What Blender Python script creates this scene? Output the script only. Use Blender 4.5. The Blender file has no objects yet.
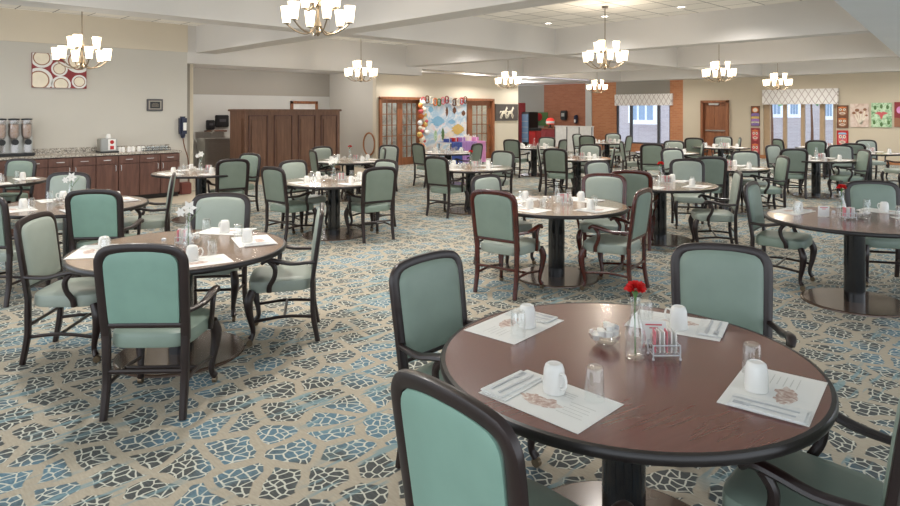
import bpy, bmesh, math, random
from math import pi, sin, cos, atan, hypot, radians
from mathutils import Vector, Matrix
random.seed(7)
S = bpy.context.scene
C = S.collection
# ------------------------------------------------------------------ camera
H = 1.80; F = 637.0; HZ = 111.0; A = atan(657/637.0)
FW = (cos(A), sin(A)); RT = (sin(A), -cos(A))
def ld(l, d):                       # metres right of / ahead of the camera -> room XY
    return (FW[0]*d+RT[0]*l, FW[1]*d+RT[1]*l)
def at(px, py, z):                  # point of the horizontal plane z seen at a pixel
    d = F*(H-z)/(py-HZ); return ld((px-450)/F*d, d)
def ray(px): t = (px-450)/F; return (FW[0]+RT[0]*t, FW[1]+RT[1]*t)
def onY(px, py, Y):                 # point on wall Y=const
    r = ray(px); d = Y/r[1]; return Vector((r[0]*d, Y, H-(py-HZ)*d/F))
def onX(px, py, X):
    r = ray(px); d = X/r[0]; return Vector((X, r[1]*d, H-(py-HZ)*d/F))
cd = bpy.data.cameras.new('camera'); cam = bpy.data.objects.new('camera', cd); C.objects.link(cam)
cam.location = (0, 0, H); cam.rotation_euler = (pi/2, 0, A-pi/2)
cd.sensor_width = 36; cd.lens = F/900*36; cd.shift_y = -(253-HZ)/900; cd.clip_end = 200
S.camera = cam

# ------------------------------------------------------------------ materials
def srgb(r, g, b):
    f = lambda c: (c/255/12.92) if c <= 10 else ((c/255+.055)/1.055)**2.4
    return (f(r), f(g), f(b), 1)
class NT:
    def __init__(s, name):
        s.m = bpy.data.materials.new(name); s.m.use_nodes = True; s.n = s.m.node_tree; s.n.nodes.clear()
        s.out = s.n.nodes.new('ShaderNodeOutputMaterial'); s.b = s.n.nodes.new('ShaderNodeBsdfPrincipled')
        s.n.links.new(s.b.outputs[0], s.out.inputs[0])
    def node(s, t, **k):
        n = s.n.nodes.new(t)
        for a, v in k.items():
            if a.startswith('i_'): n.inputs[a[2:].replace('_', ' ')].default_value = v
            else: setattr(n, a, v)
        return n
    def l(s, a, b): s.n.links.new(a, b)
    def co(s, scale=(1, 1, 1), rot=(0, 0, 0), kind='Object'):
        tc = s.node('ShaderNodeTexCoord'); mp = s.node('ShaderNodeMapping')
        mp.inputs['Scale'].default_value = scale; mp.inputs['Rotation'].default_value = rot
        s.l(tc.outputs[kind], mp.inputs[0]); return mp.outputs[0]
    def ramp(s, src, stops, interp='LINEAR'):
        r = s.node('ShaderNodeValToRGB'); r.color_ramp.interpolation = interp
        e = r.color_ramp.elements
        while len(e) < len(stops): e.new(.5)
        for i, (p, c) in enumerate(stops): e[i].position = p; e[i].color = c
        s.l(src, r.inputs[0]); return r.outputs[0]
    def mix(s, f, a, b, mode='MIX'):
        m = s.node('ShaderNodeMix', data_type='RGBA', blend_type=mode)
        for v, i in ((f, 0), (a, 6), (b, 7)):
            if hasattr(v, 'is_output') or isinstance(v, bpy.types.NodeSocket): s.l(v, m.inputs[i])
            else: m.inputs[i].default_value = v
        return m.outputs[2]
    def math(s, op, a, b=0.0):
        m = s.node('ShaderNodeMath', operation=op)
        for v, i in ((a, 0), (b, 1)):
            if isinstance(v, bpy.types.NodeSocket): s.l(v, m.inputs[i])
            else: m.inputs[i].default_value = v
        return m.outputs[0]
def mat(name, col, rough=.5, metal=0, var=.06, scale=8, emis=0, ecol=None, trans=0, bump=0, coat=0, stretch=(1, 1, 1), spec=None):
    t = NT(name); c = srgb(*col)
    nz = t.node('ShaderNodeTexNoise'); nz.inputs['Scale'].default_value = scale; nz.inputs['Detail'].default_value = 3
    t.l(t.co(stretch), nz.inputs['Vector'])
    lo = tuple(x*(1-var) for x in c[:3])+(1,); hi = tuple(min(1, x*(1+var)) for x in c[:3])+(1,)
    t.l(t.ramp(nz.outputs[0], [(.3, lo), (.7, hi)]), t.b.inputs['Base Color'])
    t.b.inputs['Roughness'].default_value = rough; t.b.inputs['Metallic'].default_value = metal
    t.b.inputs['Transmission Weight'].default_value = trans; t.b.inputs['Coat Weight'].default_value = coat
    t.b.inputs['Coat Roughness'].default_value = .12
    if spec is not None: t.b.inputs['Specular IOR Level'].default_value = spec
    if emis:
        t.b.inputs['Emission Color'].default_value = srgb(*(ecol or col)); t.b.inputs['Emission Strength'].default_value = emis
    if bump:
        b = t.node('ShaderNodeBump'); b.inputs['Strength'].default_value = bump; b.inputs['Distance'].default_value = .01
        t.l(nz.outputs[0], b.inputs['Height']); t.l(b.outputs[0], t.b.inputs['Normal'])
    return t.m
def woodmat(name, a, b, rough=.4, scale=(1, 1, 14), coat=0, sc=3, dis=.6):
    t = NT(name)
    nz = t.node('ShaderNodeTexNoise'); nz.inputs['Scale'].default_value = sc; nz.inputs['Detail'].default_value = 3; nz.inputs['Distortion'].default_value = dis
    t.l(t.co(scale), nz.inputs['Vector'])
    t.l(t.ramp(nz.outputs[0], [(.3, srgb(*a)), (.7, srgb(*b))]), t.b.inputs['Base Color'])
    t.b.inputs['Roughness'].default_value = rough; t.b.inputs['Coat Weight'].default_value = coat; t.b.inputs['Coat Roughness'].default_value = .15
    return t.m
def glassmat(name, col=(245, 250, 250), alpha=.25, rough=.03):
    # thin clear glass: mostly see-through with a reflecting skin
    t = NT(name); tr = t.node('ShaderNodeBsdfTransparent'); gl = t.node('ShaderNodeBsdfGlossy'); lw = t.node('ShaderNodeLayerWeight'); mx = t.node('ShaderNodeMixShader')
    tr.inputs[0].default_value = srgb(*col); gl.inputs['Roughness'].default_value = rough; gl.inputs[0].default_value = (1, 1, 1, 1)
    lw.inputs[0].default_value = .35
    f = t.math('ADD', t.math('MULTIPLY', t.math('POWER', lw.outputs['Facing'], 2.0), .7), alpha*.3)
    t.l(f, mx.inputs[0]); t.l(tr.outputs[0], mx.inputs[1]); t.l(gl.outputs[0], mx.inputs[2]); t.l(mx.outputs[0], t.out.inputs[0])
    return t.m

def carpet():
    t = NT('carpet_weave'); co = t.co()
    n0 = t.node('ShaderNodeTexNoise'); n0.inputs['Scale'].default_value = 5; n0.inputs['Detail'].default_value = 2; t.l(co, n0.inputs['Vector'])
    d = t.node('ShaderNodeVectorMath', operation='SCALE'); t.l(n0.outputs['Color'], d.inputs[0]); d.inputs['Scale'].default_value = .10
    ad = t.node('ShaderNodeVectorMath', operation='ADD'); t.l(co, ad.inputs[0]); t.l(d.outputs[0], ad.inputs[1])
    def vor(scale, rnd, feat='DISTANCE_TO_EDGE', src=None):
        v = t.node('ShaderNodeTexVoronoi', feature=feat); v.voronoi_dimensions = '2D'
        v.inputs['Scale'].default_value = scale; v.inputs['Randomness'].default_value = rnd
        t.l(src or ad.outputs[0], v.inputs['Vector']); return v.outputs[0] if feat != 'F1' else v.outputs['Color']
    big = vor(4.1, .8); small = vor(19, .85)
    # raised islands: dark scales inside, sand coloured paths between
    scale_m = t.ramp(small, [(.05, (0, 0, 0, 1)), (.11, (1, 1, 1, 1))])
    isl = t.ramp(big, [(.10, (0, 0, 0, 1)), (.125, (1, 1, 1, 1))])
    nb = t.node('ShaderNodeTexNoise'); nb.inputs['Scale'].default_value = 1.5; nb.inputs['Detail'].default_value = 2; t.l(co, nb.inputs['Vector'])
    blue = t.ramp(nb.outputs[0], [(.50, (0, 0, 0, 1)), (.60, (1, 1, 1, 1))])
    nf = t.node('ShaderNodeTexNoise'); nf.inputs['Scale'].default_value = 90; nf.inputs['Detail'].default_value = 2; t.l(t.co((1, .25, 1), (0, 0, .8)), nf.inputs['Vector'])
    dark = t.mix(nf.outputs[0], srgb(54, 58, 60), srgb(100, 102, 100))
    bl = t.mix(nf.outputs[0], srgb(62, 94, 116), srgb(122, 148, 158))
    core = t.mix(blue, dark, bl)
    line = t.mix(nf.outputs[0], srgb(182, 184, 172), srgb(216, 214, 200))
    inner = t.mix(scale_m, line, core)
    sand = t.mix(nf.outputs[0], srgb(156, 146, 130), srgb(186, 176, 158))
    col = t.mix(isl, sand, inner)
    # diagonal teal brush strokes
    ns = t.node('ShaderNodeTexNoise'); ns.inputs['Scale'].default_value = 6; ns.inputs['Detail'].default_value = 3
    t.l(t.co((.35, 3.2, 1), (0, 0, 1.1)), ns.inputs['Vector'])
    st = t.ramp(ns.outputs[0], [(.54, (0, 0, 0, 1)), (.62, (.8, .8, .8, 1))])
    ns2 = t.node('ShaderNodeTexNoise'); ns2.inputs['Scale'].default_value = 1.1; t.l(t.co((1, 1, 1), (0, 0, .3)), ns2.inputs['Vector'])
    st2 = t.ramp(ns2.outputs[0], [(.44, (0, 0, 0, 1)), (.54, (1, 1, 1, 1))])
    stm = t.math('MULTIPLY', st, st2)
    col = t.mix(stm, col, srgb(122, 150, 156))
    t.l(col, t.b.inputs['Base Color']); t.b.inputs['Roughness'].default_value = .9
    t.b.inputs['Specular IOR Level'].default_value = .2
    bp = t.node('ShaderNodeBump'); bp.inputs['Strength'].default_value = .25; bp.inputs['Distance'].default_value = .006
    t.l(isl, bp.inputs['Height']); t.l(bp.outputs[0], t.b.inputs['Normal'])
    return t.m
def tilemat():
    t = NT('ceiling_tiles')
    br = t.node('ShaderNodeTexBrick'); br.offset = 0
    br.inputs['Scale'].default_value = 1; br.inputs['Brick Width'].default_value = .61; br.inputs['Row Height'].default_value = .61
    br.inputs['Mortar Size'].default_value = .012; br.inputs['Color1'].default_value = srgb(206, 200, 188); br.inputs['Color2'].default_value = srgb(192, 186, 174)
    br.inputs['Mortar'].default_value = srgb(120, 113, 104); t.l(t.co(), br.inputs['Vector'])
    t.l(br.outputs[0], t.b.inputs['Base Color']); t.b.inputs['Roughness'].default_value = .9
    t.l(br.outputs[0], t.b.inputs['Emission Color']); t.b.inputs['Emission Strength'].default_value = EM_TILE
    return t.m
def brickmat(name, c1, c2, mortar, bw=.22, bh=.075, ms=.008, vert='YZ', emis=0):
    t = NT(name); tc = t.node('ShaderNodeTexCoord'); sp = t.node('ShaderNodeSeparateXYZ'); cb = t.node('ShaderNodeCombineXYZ')
    t.l(tc.outputs['Object'], sp.inputs[0]); t.l(sp.outputs['Y' if vert == 'YZ' else 'X'], cb.inputs[0]); t.l(sp.outputs['Z'], cb.inputs[1])
    br = t.node('ShaderNodeTexBrick'); br.inputs['Scale'].default_value = 1; br.inputs['Brick Width'].default_value = bw; br.inputs['Row Height'].default_value = bh
    br.inputs['Mortar Size'].default_value = ms; br.inputs['Color1'].default_value = srgb(*c1); br.inputs['Color2'].default_value = srgb(*c2); br.inputs['Mortar'].default_value = srgb(*mortar)
    t.l(cb.outputs[0], br.inputs['Vector']); t.l(br.outputs[0], t.b.inputs['Base Color']); t.b.inputs['Roughness'].default_value = .85
    if emis: t.l(br.outputs[0], t.b.inputs['Emission Color']); t.b.inputs['Emission Strength'].default_value = emis
    return t.m
def valancemat():
    t = NT('lattice_fabric'); tc = t.node('ShaderNodeTexCoord'); sp = t.node('ShaderNodeSeparateXYZ'); t.l(tc.outputs['Object'], sp.inputs[0])
    k = 7.2
    def tri(sign):
        z = t.math('MULTIPLY', sp.outputs['Z'], k*.38*sign); y = t.math('MULTIPLY', sp.outputs['Y'], k*.5*1.25)
        s = t.math('ADD', y, z); f = t.math('FRACT', s); return t.math('ABSOLUTE', t.math('SUBTRACT', f, .5))
    m = t.math('MINIMUM', tri(1), tri(-1))
    t.l(t.ramp(m, [(.045, srgb(192, 178, 172)), (.08, srgb(240, 235, 230))]), t.b.inputs['Base Color']); t.b.inputs['Roughness'].default_value = .9
    return t.m
def speckle(name, cols, scale=60, rough=.25):
    t = NT(name); v = t.node('ShaderNodeTexVoronoi'); v.inputs['Scale'].default_value = scale; t.l(t.co(), v.inputs['Vector'])
    n = t.node('ShaderNodeSeparateXYZ'); t.l(v.outputs['Color'], n.inputs[0])
    t.l(t.ramp(n.outputs[0], [(i/len(cols), srgb(*c)) for i, c in enumerate(cols)], 'CONSTANT'), t.b.inputs['Base Color']); t.b.inputs['Roughness'].default_value = rough
    return t.m
def blotch(name, cols, scale=3, rough=.5, detail=3, stretch=(1, 1, 1)):
    t = NT(name); n = t.node('ShaderNodeTexNoise'); n.inputs['Scale'].default_value = scale; n.inputs['Detail'].default_value = detail; n.inputs['Distortion'].default_value = 1.2
    t.l(t.co(stretch), n.inputs['Vector']); k = len(cols)
    t.l(t.ramp(n.outputs[0], [(.28+.44*i/max(1, k-1), srgb(*c)) for i, c in enumerate(cols)]), t.b.inputs['Base Color']); t.b.inputs['Roughness'].default_value = rough
    return t.m
EM_TILE = .30  # added glow of the ceiling tiles, a broad fill light
M = dict(
 carpet=carpet(), tiles=tilemat(), beam=mat('beam_paint', (213, 209, 204), .8, var=.02, scale=1), beamface=mat('beam_face_paint', (214, 203, 184), .8, var=.02, scale=1),
 wall_l=mat('greige_wall_paint', (198, 194, 185), .8, var=.02, scale=1), wall_f=mat('cream_wall_paint', (212, 202, 182), .8, var=.02, scale=1),
 wall_b=mat('tan_wall_paint', (205, 192, 170), .8, var=.02, scale=1), wall_w=mat('pale_wall_paint', (196, 194, 188), .8, var=.02, scale=1), taupe=mat('taupe_wall_and_shade', (156, 150, 140), .8, var=.02, scale=1),
 brick=brickmat('interior_brick', (166, 108, 80), (152, 96, 70), (160, 112, 88)), brick2=brickmat('light_interior_brick', (196, 134, 94), (184, 120, 82), (192, 140, 106)),
 brickout=brickmat('outside_brick', (196, 184, 186), (186, 172, 176), (204, 196, 198), emis=.12),  # slight glow stands in for daylight on the outside wall
 wood=woodmat('cabinet_wood', (84, 56, 48), (108, 76, 66), .45, (6, 6, .8)), panel=woodmat('partition_wood', (106, 76, 60), (132, 98, 78), .5, (5, 5, .6)),
 doorwood=woodmat('door_wood', (132, 82, 54), (160, 104, 70), .4, (5, 5, .6)), trimwood=woodmat('trim_wood', (160, 104, 66), (184, 128, 86), .5, (3, 3, 3)),
 table=woodmat('cherry_laminate', (101, 53, 46), (109, 59, 51), .26, (1.5, 30, 1), coat=.5, sc=2, dis=.05), edge=mat('black_edge_banding', (28, 22, 22), .3),
 table2=woodmat('walnut_laminate', (116, 82, 56), (134, 98, 70), .24, (1.5, 30, 1), coat=1, sc=2, dis=.05), table3=woodmat('reflection_pale_walnut', (158, 130, 104), (172, 144, 118), .2, (1.5, 30, 1), coat=1, sc=2, dis=.05),  # table3 carries the far tops' grazing reflection in its paler colour
 column=mat('black_enamel', (20, 20, 24), .15, coat=.5), base=mat('brown_base_plate', (84, 66, 54), .22, metal=.2, coat=.4),
 frame=mat('dark_walnut_frame', (36, 23, 22), .34, var=.25, coat=.12), frame2=mat('mahogany_frame', (72, 24, 16), .25, var=.3, coat=.4),
 vinyl=mat('sage_vinyl', (130, 146, 134), .42, var=.07, scale=5), vinyl2=mat('sea_green_vinyl', (126, 158, 144), .42, var=.07, scale=5),
 vinyl3=mat('grey_green_vinyl', (154, 163, 153), .4, var=.07, scale=5), vinyl4=mat('olive_green_vinyl', (120, 132, 120), .45, var=.07, scale=5),
 caster=mat('caster_brass', (120, 104, 84), .3, metal=.7), ceramic=mat('white_ceramic', (232, 230, 226), .2, var=.02), paper=None,
 glass=glassmat('clear_glass', (253, 254, 254)), pane=glassmat('window_glass', (240, 246, 250), .12), steel=mat('brushed_steel', (176, 174, 168), .32, metal=.9, stretch=(1, 1, 20)),
 silver=mat('cutlery_silver', (196, 198, 202), .35, metal=.25), nickel=mat('antique_nickel', (150, 136, 118), .3, metal=.9), white=mat('white_paint', (232, 230, 226), .5), napkin=mat('white_napkin', (226, 226, 224), .85, bump=.2, scale=40),
 shade=mat('lit_opal_glass', (255, 240, 215), .3, emis=3.0, ecol=(255, 232, 196)), lens=mat('downlight_lens', (255, 250, 240), .3, emis=9, ecol=(255, 246, 230)),
 granite=speckle('speckled_granite', [(150, 142, 130), (186, 178, 166), (112, 108, 102), (202, 196, 184), (158, 152, 144)], 70), black=mat('black_plastic', (28, 28, 30), .35), navy=mat('navy_plastic', (26, 32, 58), .3),
 red=mat('red_petals', (206, 30, 28), .6, var=.25, scale=40), white_petal=mat('white_petals', (240, 238, 232), .6), green=mat('stem_green', (84, 120, 66), .6), pink=mat('pink_packets', (214, 120, 132), .6),
 redp=mat('red_plastic', (178, 36, 36), .35), blue=mat('blue_cloth', (60, 80, 150), .7), purple=mat('purple_cloth', (164, 124, 186), .7), magenta=mat('magenta_cloth', (214, 146, 196), .7),
 yellow=mat('yellow_card', (222, 190, 110), .6), skyblue=mat('sky_blue_card', (140, 190, 218), .6), brown=mat('brown_card', (112, 72, 50), .6), orange=mat('orange_paint', (214, 120, 60), .6), cream=mat('cream_card', (236, 226, 206), .6),
 slate=mat('slate_grey_canvas', (84, 78, 74), .7), lilac=mat('lilac_paint', (136, 112, 170), .6), lattice=valancemat(), dgrey=mat('dark_grey_frame', (74, 72, 76), .5), tanframe=mat('tan_jamb', (176, 150, 120), .6),
 snow=mat('bright_ground', (226, 226, 230), .8, emis=.15), winblue=mat('outside_window_blue', (146, 166, 192), .3, emis=.2), winwhite=mat('outside_white_trim', (240, 242, 250), .5, emis=.35), leaf=blotch('outside_leaves', [(60, 110, 60), (130, 190, 120), (200, 220, 190)], 4),  # ground, outside panes and trim glow in place of daylight
 beige_tile=mat('beige_floor_tile', (186, 174, 154), .5, var=.05), backdrop=blotch('painted_backdrop', [(232, 214, 196), (236, 238, 240), (176, 208, 228), (240, 242, 242), (228, 208, 204)], 2.2),
 sepia=blotch('sepia_print', [(160, 124, 112), (200, 174, 162), (232, 226, 220)], 40), ink=mat('grey_ink', (204, 202, 196), .8), coffee=mat('coffee_brown', (150, 104, 76), .5), wine=mat('wine_red_canvas', (140, 52, 56), .7), greenart=blotch('pale_green_canvas', [(90, 140, 90), (186, 214, 176), (220, 236, 212)], 9), mushroom=blotch('blush_canvas', [(190, 160, 140), (222, 200, 186), (230, 216, 204)], 5),
 rose=mat('rose_print', (206, 96, 100), .6), mirror=mat('mirror_silver', (200, 200, 200), .05, metal=1), clear=glassmat('clear_acrylic', (238, 234, 232), .4), cereal=blotch('cereal', [(190, 160, 140), (216, 200, 190), (206, 200, 206)], 30), interior=blotch('room_beyond', [(120, 112, 104), (196, 190, 180), (226, 226, 224)], 1.6), ledblue=mat('cooler_glass', (96, 120, 146), .2, emis=.25))
M['paper'] = mat('placemat_paper', (234, 232, 228), .8, var=.01)

# ------------------------------------------------------------------ mesh helpers
def bm_new(): return bmesh.new()
def add_box(bm, c, s, rz=0, bev=0, mtx=None):
    r = bmesh.ops.create_cube(bm, size=1)
    vs = r['verts']; m = Matrix.Translation(c) @ Matrix.Rotation(rz, 4, 'Z') @ Matrix.Diagonal((s[0], s[1], s[2], 1))
    if mtx: m = mtx @ m
    bmesh.ops.transform(bm, matrix=m, verts=vs)
    if bev:
        es = {e for v in vs for e in v.link_edges}
        bmesh.ops.bevel(bm, geom=list(es), offset=bev, segments=2, affect='EDGES', clamp_overlap=True)
    return bm
def B(c, s, rz=0, bev=0): return add_box(bm_new(), c, s, rz, bev)
def BB(x0, x1, y0, y1, z0, z1, bev=0): return B(((x0+x1)/2, (y0+y1)/2, (z0+z1)/2), (abs(x1-x0), abs(y1-y0), abs(z1-z0)), 0, bev)
def spline(pts, n=4, closed=False):
    P = [Vector(p) for p in pts]; out = []; k = len(P)
    rng = range(k if closed else k-1)
    for i in rng:
        p0 = P[i-1] if (i > 0 or closed) else P[0]; p1 = P[i]; p2 = P[(i+1) % k]; p3 = P[(i+2) % k] if (i+2 < k or closed) else P[-1]
        for j in range(n):
            t = j/n; out.append(.5*((2*p1)+(-p0+p2)*t+(2*p0-5*p1+4*p2-p3)*t*t+(-p0+3*p1-3*p2+p3)*t**3))
    if not closed: out.append(P[-1])
    return out
def add_sweep(bm, pts, rad, n=8, closed=False, sq=1.0, up=(0, 0, 1), cap=True):
    """sweep an oval of (ra, rb) along pts; rad = float | (ra, rb) | list"""
    P = [Vector(p) for p in pts]; k = len(P); rings = []
    def R(i):
        r = rad[i*(len(rad)-1)//max(1, k-1)] if isinstance(rad, list) else rad
        if isinstance(rad, list):
            f = i*(len(rad)-1)/max(1, k-1); a = int(f); b = min(a+1, len(rad)-1); u = f-a
            ra, rb = rad[a], rad[b]
            ra = ra if isinstance(ra, tuple) else (ra, ra); rb = rb if isinstance(rb, tuple) else (rb, rb)
            return (ra[0]*(1-u)+rb[0]*u, ra[1]*(1-u)+rb[1]*u)
        return r if isinstance(r, tuple) else (r, r)
    U = Vector(up); prev = None
    for i in range(k):
        t = (P[(i+1) % k]-P[i-1]) if closed else (P[min(i+1, k-1)]-P[max(i-1, 0)])
        if t.length < 1e-9: t = Vector((0, 0, 1))
        t.normalize()
        if prev is None:
            a = U-t*U.dot(t)
            if a.length < .05: a = Vector((1, 0, 0))-t*t.x
            if a.length < .05: a = Vector((0, 1, 0))-t*t.y
        else: a = prev-t*prev.dot(t)
        a.normalize(); prev = a; b = t.cross(a); ra, rb = R(i); ring = []
        for j in range(n):
            an = 2*pi*(j+.5)/n; c_, s_ = cos(an), sin(an)
            e = sq; c2 = math.copysign(abs(c_)**e, c_); s2 = math.copysign(abs(s_)**e, s_)
            ring.append(bm.verts.new(P[i]+a*c2*ra+b*s2*rb))
        rings.append(ring)
    m = k if closed else k-1
    for i in range(m):
        r1, r2 = rings[i], rings[(i+1) % k]
        for j in range(n): bm.faces.new((r1[j], r1[(j+1) % n], r2[(j+1) % n], r2[j]))
    if cap and not closed:
        bm.faces.new(rings[0][::-1]); bm.faces.new(rings[-1])
    return bm
def SW(*a, **k): return add_sweep(bm_new(), *a, **k)
def add_lathe(bm, prof, n=24, c=(0, 0, 0), flute=0):
    rings = []
    for r, z in prof:
        if r < 1e-5: rings.append([bm.verts.new((c[0], c[1], c[2]+z))])
        else: rings.append([bm.verts.new((c[0]+r*(1+flute*(j % 2))*cos(2*pi*j/n), c[1]+r*(1+flute*(j % 2))*sin(2*pi*j/n), c[2]+z)) for j in range(n)])
    for a, b in zip(rings, rings[1:]):
        for j in range(n):
            q = (j+1) % n
            if len(a) == 1 and len(b) > 1: bm.faces.new((a[0], b[q], b[j])[::-1] if False else (a[0], b[j], b[q]))
            elif len(b) == 1 and len(a) > 1: bm.faces.new((a[j], a[q], b[0]))
            elif len(a) > 1: bm.faces.new((a[j], a[q], b[q], b[j]))
    bmesh.ops.recalc_face_normals(bm, faces=bm.faces[:])
    return bm
def LA(*a, **k): return add_lathe(bm_new(), *a, **k)
def add_ball(bm, c, r, s=(1, 1, 1), seg=10, rot=None):
    m = Matrix.Translation(c)
    if rot: m = m @ rot
    bmesh.ops.create_uvsphere(bm, u_segments=seg, v_segments=max(6, seg*2//3), radius=r, matrix=m @ Matrix.Diagonal((s[0], s[1], s[2], 1))); return bm
def pillow(outline, rings, ax_in=None):
    """outline: list of 3D pts of a closed loop; rings: [(scale, offset)], offset along normal ax_in; first..last closed by fans"""
    bm = bm_new(); P = [Vector(p) for p in outline]; c = sum(P, Vector())/len(P); nrm = Vector(ax_in); rs = []
    for s, o in rings:
        if s == 0: rs.append([bm.verts.new(c+nrm*o)])
        else: rs.append([bm.verts.new(c+(p-c)*s+nrm*o) for p in P])
    k = len(P)
    for a, b in zip(rs, rs[1:]):
        for j in range(k):
            q = (j+1) % k
            if len(a) == 1: bm.faces.new((a[0], b[j], b[q]))
            elif len(b) == 1: bm.faces.new((a[j], a[q], b[0]))
            else: bm.faces.new((a[j], a[q], b[q], b[j]))
    bmesh.ops.recalc_face_normals(bm, faces=bm.faces[:]); return bm
def obj(name, bm, m, parent=None, smooth=True, loc=None):
    me = bpy.data.meshes.new(name); bmesh.ops.recalc_face_normals(bm, faces=bm.faces[:])
    if loc is not None: bmesh.ops.translate(bm, verts=bm.verts[:], vec=-Vector(loc))
    bm.to_mesh(me); bm.free(); me.materials.append(m)
    if smooth:
        me.polygons.foreach_set('use_smooth', [True]*len(me.polygons))
        try: me.set_sharp_from_angle(angle=radians(40))
        except Exception: pass
    o = bpy.data.objects.new(name, me); C.objects.link(o)
    if loc is not None: o.location = loc
    if parent: o.parent = parent
    return o
LABELS = {}
def tag(o, label, cat, group=None, kind=None):
    if label:
        if label in LABELS and not group: print('DUP LABEL', label)
        LABELS[label] = 1
        n = len(label.split())
        if n > 16 or n < 4: print('LABEL LEN', n, label)
        o['label'] = label
    if cat: o['category'] = cat
    if group: o['group'] = group
    if kind: o['kind'] = kind
    return o
def thing(name, label, cat, loc=(0, 0, 0), rz=0, group=None):
    o = bpy.data.objects.new(name, None); C.objects.link(o); o.empty_display_size = .1
    o.location = loc; o.rotation_euler = (0, 0, rz); return tag(o, label, cat, group)
def struct(name, bm, m, smooth=False, parent=None):
    o = obj(name, bm, m, parent, smooth)
    if not parent: o['kind'] = 'structure'
    return o
def dup(root, loc, rz, label, group=None, mats=None):
    def cp(o, par):
        c = o.copy(); C.objects.link(c)
        if par: c.parent = par
        if mats and c.type == 'MESH' and c.data.materials and c.data.materials[0].name in mats:
            key = (c.data.name, mats[c.data.materials[0].name])
            if key not in MESHV:
                me = c.data.copy(); me.materials[0] = M[mats[c.data.materials[0].name]]; MESHV[key] = me
            c.data = MESHV[key]
        for ch in KIDS.get(o.name, ()): cp(bpy.data.objects[ch], c)
        return c
    r = cp(root, None); r.location = loc; r.rotation_euler = (0, 0, rz); tag(r, label, None)
    if group: r['group'] = group
    return r
MESHV = {}; KIDS = {}
def freeze(root):
    for o in root.children_recursive: KIDS.setdefault(o.parent.name, []).append(o.name)
PARK = (0, 0, 0)

# ------------------------------------------------------------------ room shell
ZC, ZT = 3.10, 3.70
YL, YF, YA = 14.2, 16.4, 19.1          # counter wall, french-door wall, alcove back wall
XE, XA, XF, XB = 5.65, 12.6, 19.7, 25.4
X0, Y0 = -3.0, -4.0; YN = 23.5
struct('floor', BB(X0, XB+.3, Y0, YN, -.1, 0), M['carpet'])
struct('trim_14', BB(-3, XE+.3, 12.6, YL, -.02, .004), M['beige_tile'])   # hard strip by the counter
struct('trim_15', BB(XE, 12.0, 14.4, YA, -.02, .004), M['beige_tile'])
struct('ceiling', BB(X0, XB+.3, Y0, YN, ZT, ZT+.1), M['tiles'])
struct('wall_left', BB(X0, XE, YL, YL+.25, 0, ZT), M['wall_l'])
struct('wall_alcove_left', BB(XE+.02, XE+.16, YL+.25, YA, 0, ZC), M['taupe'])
struct('wall_alcove_back', BB(XE, XA+.2, YA, YA+.2, 0, 2.30), M['wall_w'])
struct('trim_1', BB(XE, XA+.2, YA, YA+.2, 2.30, ZC), M['taupe'])  # soffit shade on the upper wall, painted in as a darker band
struct('wall_alcove_right', BB(XA, XA+.2, YF+.2, YA, 0, ZC), M['wall_l'])
fr0 = onY(378.5, 101, YF).x; fr1 = onY(420, 101, YF).x; fd0 = onY(455, 101, YF).x; fd1 = onY(491, 101, YF).x
DZ = 2.22
b = bm_new()
for x0, x1, z0, z1 in ((XA, fr0, 0, ZT), (fr0, fr1, DZ, ZT), (fr1, fd0, 0, ZT), (fd0, fd1, DZ, ZT), (fd1, XF, 0, ZT)):
    add_box(b, ((x0+x1)/2, YF+.1, (z0+z1)/2), (x1-x0, .2, z1-z0))
struct('wall_french', b, M['wall_f'])
struct('trim_2', BB(XA-.06, XA+.1, YF-.06, YF-.002, 0, ZC), M['wall_f'])
struct('wall_nook', BB(XF, XF+.2, YF+.2, YN, 0, ZT), M['wall_f'])
# back wall with two window openings and a door
W1 = (onX(616, 100, XB).y, onX(670, 100, XB).y); W2 = (onX(763, 100, XB).y, onX(836, 100, XB).y); DR = (onX(703, 100, XB).y, onX(728, 100, XB).y)
YBR = onX(683, 100, XB).y; YBL = onX(544, 100, XB).y; YMID = onX(586, 100, XB).y; YMID2 = onX(592, 100, XB).y
w1b, w1t, w2b, w2t = .36, 2.15, .10, 2.15
b = bm_new()
def yb(bm, y0, y1, z0, z1, x0=XB, t=.25): add_box(bm, (x0+t/2, (y0+y1)/2, (z0+z1)/2), (t, abs(y1-y0), z1-z0))
yb(b, Y0, W2[1], 0, ZT); yb(b, W2[1], W2[0], 0, w2b); yb(b, W2[1], W2[0], w2t, ZT); yb(b, W2[0], DR[1], 0, ZT); yb(b, DR[1], DR[0], 2.15, ZT); yb(b, DR[0], YBR, 0, ZT)
struct('wall_back', b, M['wall_b'])
b = bm_new(); yb(b, YBR, W1[1], 0, ZC); yb(b, W1[0], YMID2, 0, ZC); yb(b, W1[1], W1[0], 0, w1b)
struct('wall_brick_right', b, M['brick2'])
b = bm_new(); yb(b, W1[1], W1[0], w1t, ZC); struct('wall_over_window', b, M['taupe'])
b = bm_new(); yb(b, YMID, YBL, 0, ZC); struct('wall_brick_left', b, M['brick'])
b = bm_new(); yb(b, YMID2, YMID, 0, ZC, XB-.05, .3); struct('trim_3', b, M['wall_w'])
b = bm_new(); yb(b, YBL, YN, 0, ZC); struct('wall_nook_back', b, M['taupe'])
struct('baseboard_back', BB(XB-.03, XB, Y0, DR[1]-.1, 0, .13), M['trimwood'])
struct('baseboard_french', BB(fr1, fd0, YF-.02, YF, 0, .12), M['trimwood'])
struct('baseboard_french_end', BB(fd1+.06, XF, YF-.02, YF, 0, .12), M['trimwood'])
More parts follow.
